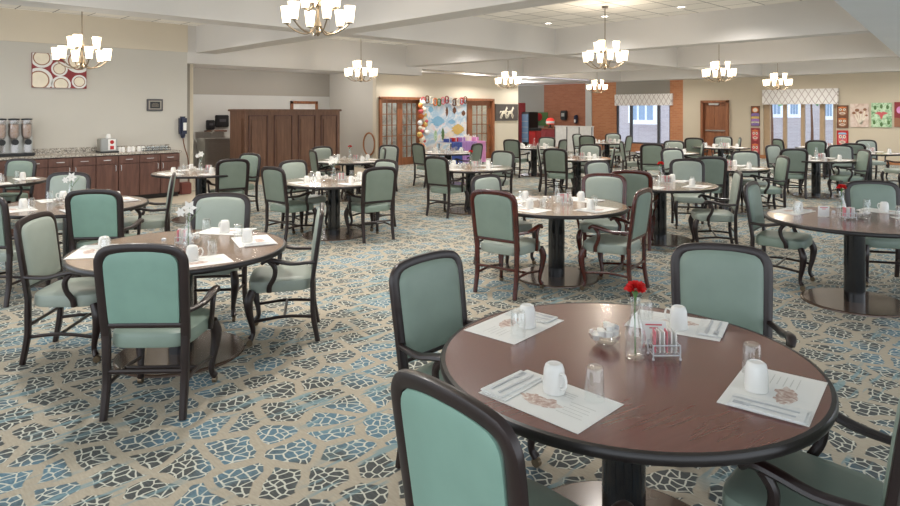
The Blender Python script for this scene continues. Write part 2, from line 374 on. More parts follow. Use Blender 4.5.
# beams (box soffits) between the ceiling coffers
n = 4
for x0, x1 in ((5.85, 6.3), (12.0, 12.42), (18.0, 18.42), (24.7, XB+.2)):
    struct('trim_%d' % n, BB(x0, x1, Y0, YL if x0 < 12 else YF, ZC, ZT), M['beam']); n += 1
struct('trim_8', BB(X0, XB, 8.88, 9.34, ZC+.002, ZT), M['beam'])
struct('trim_9', BB(12.3, XB, 14.75, 15.15, ZC+.002, ZT), M['beam'])
struct('trim_10', BB(X0, XE, YL-.03, YL, ZC, ZT), M['beamface'])
struct('trim_11', BB(XE, XA, YL, YL+.4, 2.86, ZT), M['beam'])
struct('ceiling_alcove', BB(XE, XA+.2, YL+.4, YA, ZC, ZC+.05), M['beam'])
struct('ceiling_nook', BB(12.6, XB, YF-.4, YN, ZC+.004, ZC+.05), M['beam'])
b = bm_new()   # long soffit with a sloping flank on the right of the coffers
def ye(x): return 2.22+(x-8.43)*.125
va = [b.verts.new((X0, y, z)) for y, z in ((Y0, ZC-.012), (ye(X0), ZC-.012), (ye(X0), ZT), (Y0, ZT))]; vb = [b.verts.new((XB, y, z)) for y, z in ((Y0, ZC-.012), (ye(XB), ZC-.012), (ye(XB), ZT), (Y0, ZT))]
b.faces.new(va); b.faces.new(vb[::-1])
for i in range(4): b.faces.new((va[i], vb[i], vb[(i+1) % 4], va[(i+1) % 4]))
struct('trim_12', b, mat('daylight_tint_beam_paint', (228, 232, 234), .8, var=.02, scale=1))  # cool tint paints daylight into the soffit's colour
struct('trim_13', BB(XE+.0, XE+.24, YL+.26, YL+.55, 0, 2.86), M['wall_f'])   # pilaster beyond the end of the counter wall

# ------------------------------------------------------------------ windows and what is outside
def window_unit(name, y0, y1, z0, z1, mull, fm, x=XB):
    ya, yc = min(y0, y1), max(y0, y1)
    root = thing(name, None, None, (x, (ya+yc)/2, z0)); root['kind'] = 'structure'
    b = bm_new(); t = .06
    for (a0, a1, c0, c1) in ((ya, yc, z0, z0+t), (ya, yc, z1-t, z1), (ya, ya+t, z0, z1), (yc-t, yc, z0, z1)):
        add_box(b, (x+.12-x, (a0+a1)/2-(ya+yc)/2, (c0+c1)/2-z0), (.12, a1-a0, c1-c0))
    obj('window_frame', b, fm, root, False)
    for m_, w_ in mull:
        obj('mullion', B((.12, m_-(ya+yc)/2, (z1-z0)/2), (.13, w_, z1-z0)), fm, root, False)
    obj('pane', B((.16, 0, (z1-z0)/2), (.01, yc-ya-.02, z1-z0-.02)), M['pane'], root, False)
    return root
window_unit('window_1', W1[0], W1[1], w1b, w1t, [(onX(630, 100, XB).y, .09), (onX(657.5, 100, XB).y, .09)], M['dgrey'])
window_unit('window_2', W2[0], W2[1], w2b, w2t, [(onX(p, 100, XB).y, w) for p, w in ((766.5, .2), (784, .12), (802, .12), (821.5, .15), (834.5, .12))], M['tanframe'])
for i, (w, p0, p1, yt, ybm, desc) in enumerate(((W1, 614.5, 671.5, 94, 105.5, 'wide lattice patterned fabric valance over the brick wall window'), (W2, 762, 837.5, 89, 104.3, 'lattice patterned fabric valance over the window beside the canvas pictures'))):
    a = onX(p0, yt, XB-.15); c = onX(p1, ybm, XB-.15); zt_ = onX((p0+p1)/2, (yt+.0), XB-.15).z; zb_ = onX((p0+p1)/2, ybm, XB-.15).z
    v = obj('window_valance', BB(XB-.15, XB, c.y, a.y, zb_, zt_, .01), M['lattice'], loc=(XB-.08, (a.y+c.y)/2, zb_))
    tag(v, desc, 'valance')
struct('ground_outside', BB(XB+.3, 60, -20, 45, -.35, -.15), M['snow'])
out = thing('brick_building', 'pale brick building with blue windows seen outside through the windows', 'building', (33, 12, -.15))
obj('outer_wall', B((.3, 0, 2.5), (.5, 44, 5.4)), M['brickout'], out, False)
for px, py0, py1, X, wpx in ((643, 101, 121, 33, 24), (776, 97, 115, 33, 11), (795, 97, 115, 33, 8), (829, 98, 117, 33, 8)):
    a = onX(px-wpx/2, py0, 33); c = onX(px+wpx/2, py1, 33)
    f = obj('window_frame', B((-.02, (a.y+c.y)/2-12, (a.z+c.z)/2+.15), (.16, abs(a.y-c.y)+.25, abs(a.z-c.z)+.25)), M['winwhite'], out, False)
    k = 3
    for q in range(k):
        w = abs(a.y-c.y)/k
        obj('pane', B((-.12, min(a.y, c.y)+w*(q+.5)-12, (a.z+c.z)/2+.15), (.04, w*.72, abs(a.z-c.z)*.9)), M['winblue'], f, False)
a = onX(631, 121, 32.6); c = onX(656, 124.5, 32.6)
obj('window_sill', B((-.3, (a.y+c.y)/2-12, (a.z+c.z)/2+.15), (.4, abs(a.y-c.y), abs(a.z-c.z))), M['winwhite'], out, False)
for i, (px, z, r, lb) in enumerate(((772, 2.3, .5, 'leafy tree crown outside the first pane of the picture wall window'), (812, 2.3, .55, 'leafy tree crown outside the third pane of the picture wall window'))):
    p = onX(px, 111, 30); b = bm_new(); rr = random.Random(i)
    t = thing('garden_tree', lb, 'tree', (p.x, p.y, -.15), 0)
    for q in range(90):
        v = Vector((rr.gauss(0, .4), rr.gauss(0, .45), rr.gauss(0, .33)))*r
        add_ball(b, v+Vector((0, 0, z+.4)), .14, (1, 1, .4), 6, Matrix.Rotation(rr.random()*3, 4, 'X'))
    obj('foliage', b, M['leaf'], t); obj('trunk', SW([(0, 0, 0), (.03, 0, 1.2), (0, .04, z+.3)], [.07, .05, .03]), M['brown'], t)

# ------------------------------------------------------------------ doors
def french_leaf(x0, x1, z1, nx, nz, name, parent, y=YF+.02, st=.11):
    """glazed door leaf on the plane Y"""
    d = obj(name, None or frame_bm(x0, x1, z1, st, y), M['doorwood'], parent, False)
    b = bm_new(); w = x1-x0-2*st; h = z1-.25-st
    for i in range(1, nx): add_box(b, (x0+st+w*i/nx, y, .25+h/2), (.025, .03, h))
    for k in range(1, nz): add_box(b, ((x0+x1)/2, y, .25+h*k/nz), (w, .03, .025))
    obj('muntin_grid', b, M['doorwood'], d, False)
    obj('pane', B(((x0+x1)/2, y+.01, .25+h/2), (w, .008, h)), M['pane'], d, False)
    return d
def frame_bm(x0, x1, z1, st, y):
    b = bm_new(); zt_ = z1-st
    add_box(b, (x0+st/2, y, z1/2), (st, .045, z1)); add_box(b, (x1-st/2, y, z1/2), (st, .045, z1))
    add_box(b, ((x0+x1)/2, y, .125), (x1-x0-2*st, .045, .25)); add_box(b, ((x0+x1)/2, y, (zt_+z1)/2), (x1-x0-2*st, .045, st)); return b
def door_case(name, x0, x1, z1, t=.09):
    r = thing(name, None, None, (0, 0, 0)); r['kind'] = 'structure'; b = bm_new()
    for a0, a1, c0, c1 in ((x0-t/2, x0+t/2, 0, z1), (x1-t/2, x1+t/2, 0, z1), (x0-t/2, x1+t/2, z1-t/2, z1+t/2)):
        add_box(b, ((a0+a1)/2, YF, (c0+c1)/2), (a1-a0, .3, c1-c0))
    obj('door_casing', b, M['doorwood'], r, False); return r
d1 = door_case('door_1', fr0, fr1, DZ); mid = (fr0+fr1)/2
for x0, x1 in ((fr0+.04, mid), (mid, fr1-.04)):
    lf = french_leaf(x0, x1, DZ-.05, 3, 5, 'door_leaf', d1)
    hx = x1-.05 if x0 < mid-.1 else x0+.05
    obj('door_handle', SW([(hx, YF-.01, 1.02), (hx, YF-.06, 1.02), (hx+.08, YF-.07, 1.02)], .01), M['nickel'], lf)
d2 = door_case('door_2', fd0, fd1, DZ)
ms = onY(469, 100, YF).x
french_leaf(fd0+.04, ms, DZ-.05, 2, 5, 'side_light', d2, st=.07); lf = french_leaf(ms, fd1-.04, DZ-.05, 3, 5, 'door_leaf', d2, st=.17)
for z in (.4, 1.25, 1.95): obj('hinge', B((fd1-.1, YF-.015, z), (.06, .02, .08)), M['nickel'], lf, False)
# the rooms beyond the glazed doors
struct('wall_beyond', BB(XA+.2, XF, YF+2.6, YF+2.7, 0, ZC), M['interior'])
fill_beyond = [(14.2, 17.8), (18.0, 17.8)]
d3 = thing('door_3', None, None, (XB, (DR[0]+DR[1])/2, 0)); d3['kind'] = 'structure'; dw = abs(DR[0]-DR[1])
b = bm_new()
for s in (-1, 1): add_box(b, (0, s*(dw/2), 1.09), (.3, .09, 2.2))
add_box(b, (0, 0, 2.18), (.3, dw+.09, .09)); obj('door_casing', b, M['doorwood'], d3, False)
lf = obj('door_leaf', B((.06, 0, 1.07), (.05, dw-.08, 2.14)), M['doorwood'], d3, False)
b = bm_new()
for z0, z1 in ((.15, .7), (.8, 1.0), (1.15, 1.55), (1.65, 2.0)):
    for s in (-1, 1): add_box(b, (.03, s*dw*.22, (z0+z1)/2), (.03, dw*.34, z1-z0), 0, .008)
obj('raised_panels', b, M['doorwood'], lf, False)
obj('push_bar', B((-.02, 0, 1.02), (.05, dw*.8, .05), 0, .01), M['steel'], lf, False); obj('door_closer', B((-.02, .05, 2.08), (.08, .4, .08), 0, .01), M['white'], lf, False)
# timber doorway behind the partition
a = onY(290, 101, YA); c = onY(317, 108, YA)
d4 = thing('door_4', None, None, (0, 0, 0)); d4['kind'] = 'structure'; b = bm_new()
for x0, x1, z0, z1 in ((a.x, a.x+.09, 0, a.z), (c.x-.09, c.x, 0, a.z), (a.x, c.x, a.z-.09, a.z)): add_box(b, ((x0+x1)/2, YA-.03, (z0+z1)/2), (x1-x0, .08, z1-z0))
obj('door_casing', b, M['doorwood'], d4, False); obj('door_leaf', B(((a.x+c.x)/2, YA-.01, a.z/2), (c.x-a.x-.1, .03, a.z-.1)), M['white'], d4, False)

# ------------------------------------------------------------------ buffet along the left wall
YC = 13.58; XCE = 5.25; CT = .97
UW = .80; nu = 9
for i in range(nu):
    x1 = XCE-i*UW; x0 = x1-UW
    nm = ['rightmost', 'second from right', 'third from right', 'fourth from right', 'fifth from right', 'sixth from right', 'seventh from right', 'eighth from right', 'ninth from right'][i]
    r = thing('base_cabinet', 'brown wood base cabinet with two drawers and doors, %s under the granite counter' % nm, 'cabinet', (x0, YC, 0), 0, 'base cabinets of the buffet')
    obj('carcass', B((UW/2, .32, .51), (UW, .58, .82)), M['wood'], r, False)
    obj('toe_kick', B((UW/2, .36, .05), (UW, .5, .1)), M['edge'], r, False)
    for s in (0, 1):
        cx = UW*(.25+.5*s)
        dr = obj('drawer', B((cx, .01, .835), (UW/2-.012, .03, .15), 0, .003), M['wood'], r, False)
        obj('handle', SW(spline([(cx-.06, -.01, .84), (cx-.05, -.035, .84), (cx+.05, -.035, .84), (cx+.06, -.01, .84)], 3), .007, n=6), M['silver'], dr)
        do = obj('door', B((cx, .01, .43), (UW/2-.012, .03, .64), 0, .003), M['wood'], r, False)
        hx = UW/2+(.05 if s else -.05)
        obj('handle', SW([(hx, -.005, .62), (hx, -.032, .63), (hx, -.032, .72), (hx, -.005, .73)], .007, n=6), M['silver'], do)
ctp = thing('granite_countertop', 'speckled grey granite countertop with backsplash along the left wall', 'countertop', (XCE, YC, .93))
obj('worktop', B((-nu*UW/2+.02, .30, .02), (nu*UW+.04, .60, .04), 0, .004), M['granite'], ctp, False)
obj('backsplash', B((-nu*UW/2, .60, .09), (nu*UW, .02, .12)), M['granite'], ctp, False)
# cereal dispensers
cr = thing('cereal_dispenser', 'triple clear cereal dispenser with black knobs at the left end of counter', 'dispenser', (onY(14, 150, 13.95).x, 13.95, CT))
obj('stand', B((0, 0, .03), (.62, .26, .05), 0, .01), M['black'], cr)
for i in range(3):
    x = (i-1)*.2
    tb = obj('hopper', LA([(.0, .30), (.05, .31), (.085, .38), (.085, .66)], 16, (x, 0, 0)), M['clear'], cr)
    obj('cereal_fill', LA([(.0, .33), (.05, .34), (.07, .39), (.07, .58), (0, .6)], 12, (x, 0, 0)), M['cereal'], tb)
    obj('lid', LA([(0, .66), (.09, .66), (.09, .69), (0, .7)], 16, (x, 0, 0)), M['black'], tb)
    kb = SW([(x, -.09, .26), (x, -.13, .26)], .055, n=14); obj('knob', kb, M['black'], tb)
    obj('chute', B((x, -.03, .17), (.1, .1, .2), 0, .01), M['clear'], tb)
obj('back_post', B((0, .08, .33), (.6, .02, .62)), M['steel'], cr, False)
# drinks machine
dm = thing('juice_dispenser', 'small stainless drink dispenser with red picture label on the granite counter', 'dispenser', (onY(107, 150, 13.95).x, 13.95, CT))
obj('body', B((0, 0, .14), (.30, .28, .28), 0, .015), M['steel'], dm); obj('base', B((0, -.02, .015), (.34, .34, .03), 0, .005), M['black'], dm)
obj('label_panel', B((.05, -.143, .16), (.14, .006, .22)), M['white'], dm, False)
b = bm_new(); add_ball(b, (.05, -.148, .21), .04, (1, .1, 1)); add_box(b, (.05, -.148, .1), (.07, .004, .07)); obj('label_print', b, M['redp'], dm)
tag(obj('stacked_cup', LA([(.045, 0), (.05, .03), (.035, .09), (0, .09)], 16), M['ceramic'], loc=None), 'white cup upside down on top of the stainless drink dispenser', 'cup').location = (dm.location.x+.03, 13.95, CT+.281)
def mug_mesh(parent=None, name='coffee_mug'):
    # an upturned mug: rim on the table, foot ring on top
    r = thing(name, None, 'mug')
    obj('mug_body', LA([(.036, .002), (.0405, 0), (.041, .01), (.040, .05), (.037, .082), (.031, .098), (.024, .102), (.022, .099), (0, .099)], 24), M['ceramic'], r)
    obj('handle', SW(spline([(.039, 0, .075), (.058, 0, .078), (.068, 0, .055), (.06, 0, .03), (.039, 0, .022)], 4), (.006, .0045), n=7, up=(0, 1, 0)), M['ceramic'], r)
    freeze(r); return r
MUG = mug_mesh(); mug_used = [False]
def place(proto, used, loc, rz, label, group):
    if not used[0]:
        used[0] = True; proto.location = loc; proto.rotation_euler = (0, 0, rz); tag(proto, label, None, group)
        return proto
    return dup(proto, loc, rz, label, group)
for i, px in enumerate((119, 123, 129, 133, 139, 143)):
    p = onY(px, 150, 13.9)
    place(MUG, mug_used, (p.x, 13.9-(i % 2)*.0, CT), -.4+i*.2, 'white mug upturned in the row on the granite counter beside the drink dispenser', 'mugs in a row on the counter')
# rack of glasses
rk = thing('glass_rack', 'low dark rack of small glasses at the right end of counter', 'rack', (onY(155, 150, 13.9).x, 13.9, CT))
b = bm_new()
for z in (.01, .06):
    add_sweep(b, [(-.27, -.12, z), (.27, -.12, z), (.27, .12, z), (-.27, .12, z)], .006, n=6, closed=True)
for i in range(7):
    x = -.27+i*.09; add_sweep(b, [(x, -.12, 0), (x, -.12, .06)], .005, n=5)
obj('wire_frame', b, M['black'], rk)
for i in range(6):
    for j in (0, 1):
        g = obj('juice_glass', LA([(.026, 0), (.032, .09), (.029, .09), (.024, .006), (0, .006)], 12), M['glass'])
        g.location = (rk.location.x-.225+i*.09, 13.86+j*.09, CT+.004)
        tag(g, 'small clear glass held in the dark wire rack on the counter', 'glass', 'glasses in the counter rack')
# wall things on the counter wall
sd = onY(181.5, 126, YL); r = thing('soap_dispenser', 'navy blue hand sanitizer dispenser on the end of counter wall', 'dispenser', (sd.x, YL, 1.2))
obj('housing', B((0, -.07, .27), (.16, .14, .42), 0, .035), M['navy'], r); obj('label_panel', B((.02, -.143, .26), (.07, .006, .17)), M['white'], r, False)
obj('nozzle', LA([(.0, 0), (.035, .01), (.05, .07)], 12, (0, -.07, .0)), M['navy'], r)
tag(obj('power_cord', SW(spline([(0, 0, 0), (.03, -.02, -.2), (.09, -.05, -.45), (.11, -.05, -.75), (.10, -.04, -1.15)], 5), .012, n=6), M['brown'], loc=None), 'brown cord hanging down the wall under the sanitizer dispenser', 'cord').location = (sd.x+.02, YL-.03, 1.2)
p0 = onY(146.5, 99, YL); p1 = onY(162.5, 111, YL)
r = thing('wall_plaque', 'small dark framed plaque on the wall above the counter', 'plaque', ((p0.x+p1.x)/2, YL, (p0.z+p1.z)/2))
w, h = p1.x-p0.x, p0.z-p1.z
obj('frame', B((0, -.015, 0), (w, .03, h), 0, .006), M['dgrey'], r); obj('mat_board', B((0, -.032, 0), (w*.8, .004, h*.74)), M['taupe'], r, False)
obj('panel', B((0, -.035, 0), (w*.62, .004, h*.55)), M['black'], r, False)
b = bm_new()
for k in range(4): add_box(b, (0, -.038, h*(.14-.09*k)), (w*(.3 if k == 0 else .45), .002, h*.025))
obj('lines_of_text', b, M['nickel'], r, False)
# coffee cups canvas
p0 = onY(31.5, 52.5, YL); p1 = onY(86, 87.5, YL); zc0 = onY(31.5, 87.5, YL).z; w = p1.x-p0.x; h = p0.z-zc0
r = thing('coffee_canvas', 'canvas picture of coffee cups from above on dark red ground', 'picture', (p0.x, YL-.002, zc0))
obj('canvas', B((w/2, -.02, h/2), (w, .04, h), 0, .004), M['wine'], r)
def disc(bm, x, z, r_, y, n=28, x1=1e9, z1=1e9):
    vs = []
    for j in range(n):
        xx = min(max(x+r_*cos(2*pi*j/n), .005), x1); zz = min(max(z+r_*sin(2*pi*j/n), .005), z1)
        vs.append(bm.verts.new((xx, y, zz)))
    bm.faces.new(vs); return bm
for cx, cz, rr in ((.17, .86, .27), (.12, .22, .33), (.49, .56, .20), (.52, .10, .24), (.84, .82, .34), (.86, .20, .19)):
    X_, Z_, R_ = cx*w, cz*h, rr*w*.76
    cup = obj('painted_saucer', disc(bm_new(), X_, Z_, R_, -.0415, x1=w-.005, z1=h-.005), M['ceramic'], r, False)
    obj('painted_cup', disc(bm_new(), X_, Z_, R_*.76, -.0425, x1=w-.005, z1=h-.005), M['coffee'], cup, False)
    obj('painted_foam', disc(bm_new(), X_, Z_, R_*.66, -.0435, x1=w-.005, z1=h-.005), M['cream'], cup, False)
tag(obj('waste_box', B((0, 0, .13), (.24, .2, .26), 0, .02), mat('dull_red_plastic', (112, 62, 54), .5)), 'small dark red box on the floor by the end of the counter', 'box').location = (XCE+.22, 13.9, 0)

# ------------------------------------------------------------------ panelled wood partition
px0, py0 = 7.95, 16.1; px1 = 10.98
r = thing('wood_partition', 'tall panelled brown wood partition enclosing the serving alcove', 'partition', (px0, py0, 0)); PW = px1-px0; PH = 1.85
obj('body', B((PW/2, .45, PH/2-.03), (PW, .9, PH-.06)), M['panel'], r, False)
obj('crown_moulding', B((PW/2, .45, PH-.03), (PW+.1, 1.0, .06), 0, .015), M['panel'], r, False); obj('plinth', B((PW/2, .45, .07), (PW+.04, .94, .14), 0, .008), M['panel'], r, False)
pw = PW/4
for i in range(4):
    cx = pw*(i+.5); f = bm_new()
    add_box(f, (cx-pw*.36, -.012, .95), (.03, .03, 1.45)); add_box(f, (cx+pw*.36, -.012, .95), (.03, .03, 1.45)); add_box(f, (cx, -.012, 1.67), (pw*.72, .03, .03)); add_box(f, (cx, -.012, .23), (pw*.72, .03, .03))
    pn = obj('panel', B((cx, -.008, .95), (pw*.56, .03, 1.25), 0, .012), M['panel'], r, False); obj('panel_moulding', f, M['wood'], pn, False)
obj('side_panel', B((-.012, .45, .95), (.03, .6, 1.3), 0, .012), M['panel'], r, False)
# sink unit and dispensers in the alcove
q = at(219, 166, .0); q = (onY(218.5, 140, 18.2).x, 18.2)
r = thing('steel_sink_unit', 'stainless steel hand sink cabinet in the alcove beside the partition', 'sink', (q[0], q[1]+.3, 0))
obj('cabinet_body', B((0, 0, .5), (.8, .6, .84), 0, .01), M['steel'], r); obj('plinth', B((0, .02, .045), (.74, .5, .09)), M['black'], r, False); obj('basin_top', B((0, 0, .95), (.86, .66, .08), 0, .02), M['steel'], r)
obj('cabinet_door', B((0, -.31, .5), (.7, .02, .7), 0, .005), M['steel'], r); obj('backsplash', B((0, .31, 1.08), (.86, .03, .2)), M['steel'], r, False)
obj('faucet', SW(spline([(0, .2, .99), (0, .2, 1.16), (0, .1, 1.22), (0, .02, 1.15)], 4), .014, n=8), M['steel'], r)
for px, y0_, y1_, nm, w_, lb in ((209.5, 120, 129.5, 'soap_dispenser', .24, 'small black soap dispenser on the alcove wall above the sink'), (221, 115, 127, 'towel_dispenser', .40, 'large black paper towel dispenser on the alcove wall')):
    a = onY(px, y0_, YA); c = onY(px, y1_, YA)
    t = thing(nm, lb, 'dispenser', (a.x, YA, c.z)); hh = a.z-c.z
    obj('housing', B((0, -.065, hh/2), (w_, .13, hh), 0, .02), M['black'], t); obj('viewing_window', B((0, -.132, hh*.55), (w_*.5, .006, hh*.22), 0, .002), M['dgrey'], t, False)
a = onY(214, 131, YA); tag(obj('wall_shelf', B((0, -.12, 0), (.62, .24, .05), 0, .008), M['brown']), 'narrow reddish wood shelf under the black alcove dispensers', 'shelf').location = (a.x, YA, a.z)
# oval mirror on the alcove side wall
a = onX(369.5, 133, XA); c = onX(369.5, 155, XA)
r = thing('oval_mirror', 'oval wooden ring mirror hanging beside the french doors', 'mirror', (XA, a.y, (a.z+c.z)/2)); hh = (a.z-c.z)/2
pts = [(-.02, .30*cos(2*pi*k/28), hh*sin(2*pi*k/28)) for k in range(28)]
obj('frame', SW(pts, .028, n=8, closed=True), M['trimwood'], r)
b = bm_new(); b.faces.new([b.verts.new((-.012, .29*cos(2*pi*k/28), hh*.97*sin(2*pi*k/28))) for k in range(28)]); obj('mirror_glass', b, M['wall_w'], r, False)

# ------------------------------------------------------------------ party backdrop between the doors
a = onY(421, 99, YF-.35); c = onY(466, 152, YF-.35); bw = c.x-a.x; bt = a.z
r = thing('party_backdrop', 'colourful painted party backdrop panel standing between the french doors', 'backdrop', (a.x, YF-.35, 0))
obj('cloth', B((bw/2, 0, bt/2+.1), (bw, .03, bt-.2)), M['backdrop'], r, False)
obj('frame', SW([(0, .03, 0), (0, .03, bt), (bw, .03, bt), (bw, .03, 0)], .02), M['white'], r)
rnd = random.Random(3)
cols = ['rose', 'brown', 'cream', 'orange', 'green', 'pink', 'wine', 'white', 'brown', 'cream']
for k in range(12):                    # arch of looped paper ornaments along the top edge
    x = bw*(.03+.085*k); z = bt-.06+.05*sin(k*1.3)
    pts = [(x+.09*cos(2*pi*j/12)*(1 if j % 3 else .6), -.04, z+.12*sin(2*pi*j/12)) for j in range(12)]
    obj('paper_ornament', SW(spline(pts, 2, True), .022, n=6, closed=True), M[cols[k % 10]], r)
shapes = [(.35, 1.45, .30, .16, 'skyblue'), (.66, 1.42, .18, .08, 'skyblue'), (.80, 1.15, .30, .17, 'yellow'), (.93, 1.72, .1, .09, 'brown'), (.72, 1.82, .09, .11, 'brown'), (.55, 1.78, .06, .16, 'brown'), (.2, 1.85, .12, .10, 'skyblue'), (.62, .98, .2, .1, 'cream'), (.46, 1.0, .07, .2, 'green'), (.3, .95, .08, .18, 'greenart')]
for fx, z, rx, rz_, m_ in shapes:
    b = bm_new(); b.faces.new([b.verts.new((bw*fx+rx*(1+.2*sin(3*j))*cos(2*pi*j/20), -.02-.003*rnd.random(), z+rz_*sin(2*pi*j/20)*(1+.15*cos(5*j)))) for j in range(20)])
    obj('painted_shape', b, M[m_], r, False)
gb = {}
for k in range(34):
    rr_ = random.Random(k); zz = .25+k*.055; m_ = ['cream', 'orange', 'yellow', 'white', 'rose', 'cream'][k % 6]
    add_ball(gb.setdefault(m_, bm_new()), (-.02+rr_.uniform(-.14, .16), -.10+rr_.uniform(-.05, .05), zz), rr_.uniform(.06, .11), seg=10)
for m_, b_ in gb.items(): obj('balloon_garland', b_, M[m_], r)
tb = thing('gift_table', 'party table draped in blue and purple cloth before the backdrop', 'table', (a.x+.62, YF-1.2, 0))
obj('tabletop', B((.45, 0, .74), (1.65, .7, .04), 0, .01), M['white'], tb)
for i, (x, w_, m_) in enumerate(((-.12, .5, 'blue'), (.48, .7, 'purple'), (1.05, .44, 'magenta'))):
    b = bm_new(); k = 24; top = []; bot = []
    for j in range(k+1):
        xx = x-w_/2+w_*j/k; y = -.37+.02*sin(j*1.4); top.append(b.verts.new((xx, -.36, .77))); bot.append(b.verts.new((xx, y-.02, .06)))
    back = [b.verts.new((x-w_/2+w_*j/k, .34, .775)) for j in range(k+1)]
    for j in range(k): b.faces.new((top[j], top[j+1], bot[j+1], bot[j])); b.faces.new((top[j], top[j+1], back[j+1], back[j]))
    obj('cloth_drape', b, M[m_], tb)
for sx in (-.32, 1.22):
    for sy in (-.28, .28): obj('leg', SW([(sx, sy, 0), (sx, sy, .73)], .02), M['dgrey'], tb)
gifts = [(-.2, .2, .10, 'blue', 'dark blue gift box at the left end of the party table'), (.1, .22, .12, 'redp', 'red gift box near the left of the party table'), (.42, .24, .13, 'purple', 'purple gift box in the middle of the party table'), (.75, .2, .17, 'cream', 'tall cream gift box right of middle on the party table'), (1.08, .24, .12, 'magenta', 'pink gift box at the right end of the party table')]
for x, w_, h_, m_, lb in gifts:
    g = thing('gift_box', lb, 'gift box', (tb.location.x+x, tb.location.y, .781))
    obj('box', B((0, 0, h_/2), (w_, .2, h_), 0, .006), M[m_], g); obj('ribbon', B((0, 0, h_/2+.002), (.03, .206, h_+.004)), M['white'], g, False)
    b = bm_new(); add_sweep(b, spline([(0, 0, h_), (-.06, 0, h_+.06), (-.07, 0, h_+.01), (0, 0, h_), (.07, 0, h_+.01), (.06, 0, h_+.06)], 3, True), .01, n=6, closed=True); obj('bow', b, M['white'], g)
# horse picture
p0 = onY(494.6, 104, YF); p1 = onY(517.3, 120.5, YF); w = p1.x-p0.x; h = p0.z-p1.z
r = thing('horse_picture', 'dark canvas picture of two pale galloping horses on cream wall', 'picture', (p0.x, YF, p1.z))
obj('canvas', B((w/2, -.02, h/2), (w, .04, h), 0, .004), M['slate'], r)
for cx in (.36, .64):
    b = bm_new(); s = h*.9; ox = cx*w; y = -.05
    add_ball(b, (ox, y, h*.50), s*.13, (1.7, .12, .9), 12); add_ball(b, (ox+s*.16, y, h*.56), s*.10, (1.1, .12, 1), 10)
    add_sweep(b, [(ox+s*.18, y, h*.58), (ox+s*.26, y, h*.74), (ox+s*.28, y, h*.80)], [s*.07, s*.05, s*.04], n=8); add_sweep(b, [(ox+s*.27, y, h*.82), (ox+s*.38, y, h*.72)], [s*.04, s*.02], n=8)
    for x0, x1, x2 in ((-.18, -.30, -.38), (-.14, -.16, -.28), (.16, .30, .26), (.2, .14, .22)):
        add_sweep(b, [(ox+s*x0, y, h*.45), (ox+s*x1, y, h*.30), (ox+s*x2, y, h*.14)], [s*.045, s*.03, s*.018], n=6)
    add_sweep(b, [(ox-s*.2, y, h*.55), (ox-s*.34, y, h*.56), (ox-s*.42, y, h*.44)], [s*.03, s*.04, s*.01], n=6)
    obj('painted_horse', b, M['cream'], r)
# nook: cooler, counter, signs
cx = onX(527.5, 130, 24.6)
r = thing('drinks_cooler', 'tall black glass-door drinks cooler in the corner beside brick wall', 'cooler', (24.6, cx.y, 0)); zt_ = onX(527.5, 112, 24.2).z
obj('cabinet', B((.1, 0, zt_/2), (.7, .62, zt_), 0, .02), M['black'], r); dd = obj('glass_door', B((-.27, 0, zt_*.55), (.04, .54, zt_*.78), 0, .01), M['ledblue'], r)
obj('handle', SW([(-.31, .22, zt_*.4), (-.31, .22, zt_*.7)], .014), M['steel'], dd)
for z in (.25, .42, .58, .74): obj('shelf', B((-.295, 0, zt_*z), (.012, .5, .02)), M['steel'], dd, False)
obj('header_panel', B((-.262, 0, zt_*.965), (.03, .56, zt_*.05)), M['dgrey'], r, False)
ya = onX(519.5, 130, 24.3).y
r = thing('tall_cabinet', 'narrow tall dark brown cabinet at the corner left of cooler', 'cabinet', (24.35, ya, 0)); obj('carcass', B((0, 0, 1.1), (.5, .28, 2.2), 0, .01), M['wine'], r, False); obj('door', B((-.26, 0, 1.1), (.02, .25, 2.1), 0, .004), M['brown'], r, False)
XW = 23.6; a = onX(555, 126, XW); c = onX(592, 126, XW); zt_ = a.z
r = thing('white_divider', 'low white panelled divider wall before the brick wall', 'divider', (XW, (a.y+c.y)/2, 0)); L_ = abs(a.y-c.y)
obj('body', B((.06, 0, zt_/2), (.12, L_, zt_)), M['white'], r, False); obj('cap_rail', B((.06, 0, zt_), (.18, L_+.04, .04), 0, .008), M['white'], r)
for k in range(4): obj('divider_strip', B((-.005, -L_/2+L_*(k)/3, zt_/2), (.02, .04, zt_-.02)), M['dgrey'], r, False)
a = onX(538, 128, XW); c = onX(555, 128, XW); L_ = abs(a.y-c.y); zt_ = a.z
r = thing('wood_sideboard', 'dark reddish wood sideboard left of the white divider', 'sideboard', (XW, (a.y+c.y)/2, 0))
obj('carcass', B((.25, 0, zt_/2-.02), (.5, L_, zt_-.04)), M['wine'], r, False); obj('worktop', B((.24, 0, zt_-.02), (.56, L_+.03, .04), 0, .006), M['doorwood'], r)
for s in (-1, 1): d = obj('door', B((-.01, s*L_/4, zt_*.45), (.02, L_/2-.03, zt_*.75), 0, .004), M['wine'], r, False)
lp = thing('red_lamp', 'red and white glass dome lamp on the wood sideboard', 'lamp', (XW+.25, onX(547, 120, XW).y, zt_))
obj('base', LA([(.12, 0), (.12, .03), (.04, .06), (.03, .2), (0, .2)], 16), M['black'], lp); obj('lamp_shade', LA([(.17, .18), (.2, .26), (.19, .38), (.12, .46), (0, .48)], 18), mat('red_glass_shade', (214, 60, 50), .3, emis=.6), lp); b = LA([(.2, .22), (.206, .26), (.2, .33)], 18); obj('white_band', b, M['ceramic'], lp)
a = onX(536, 111, XB); c = onX(544, 127, XB)
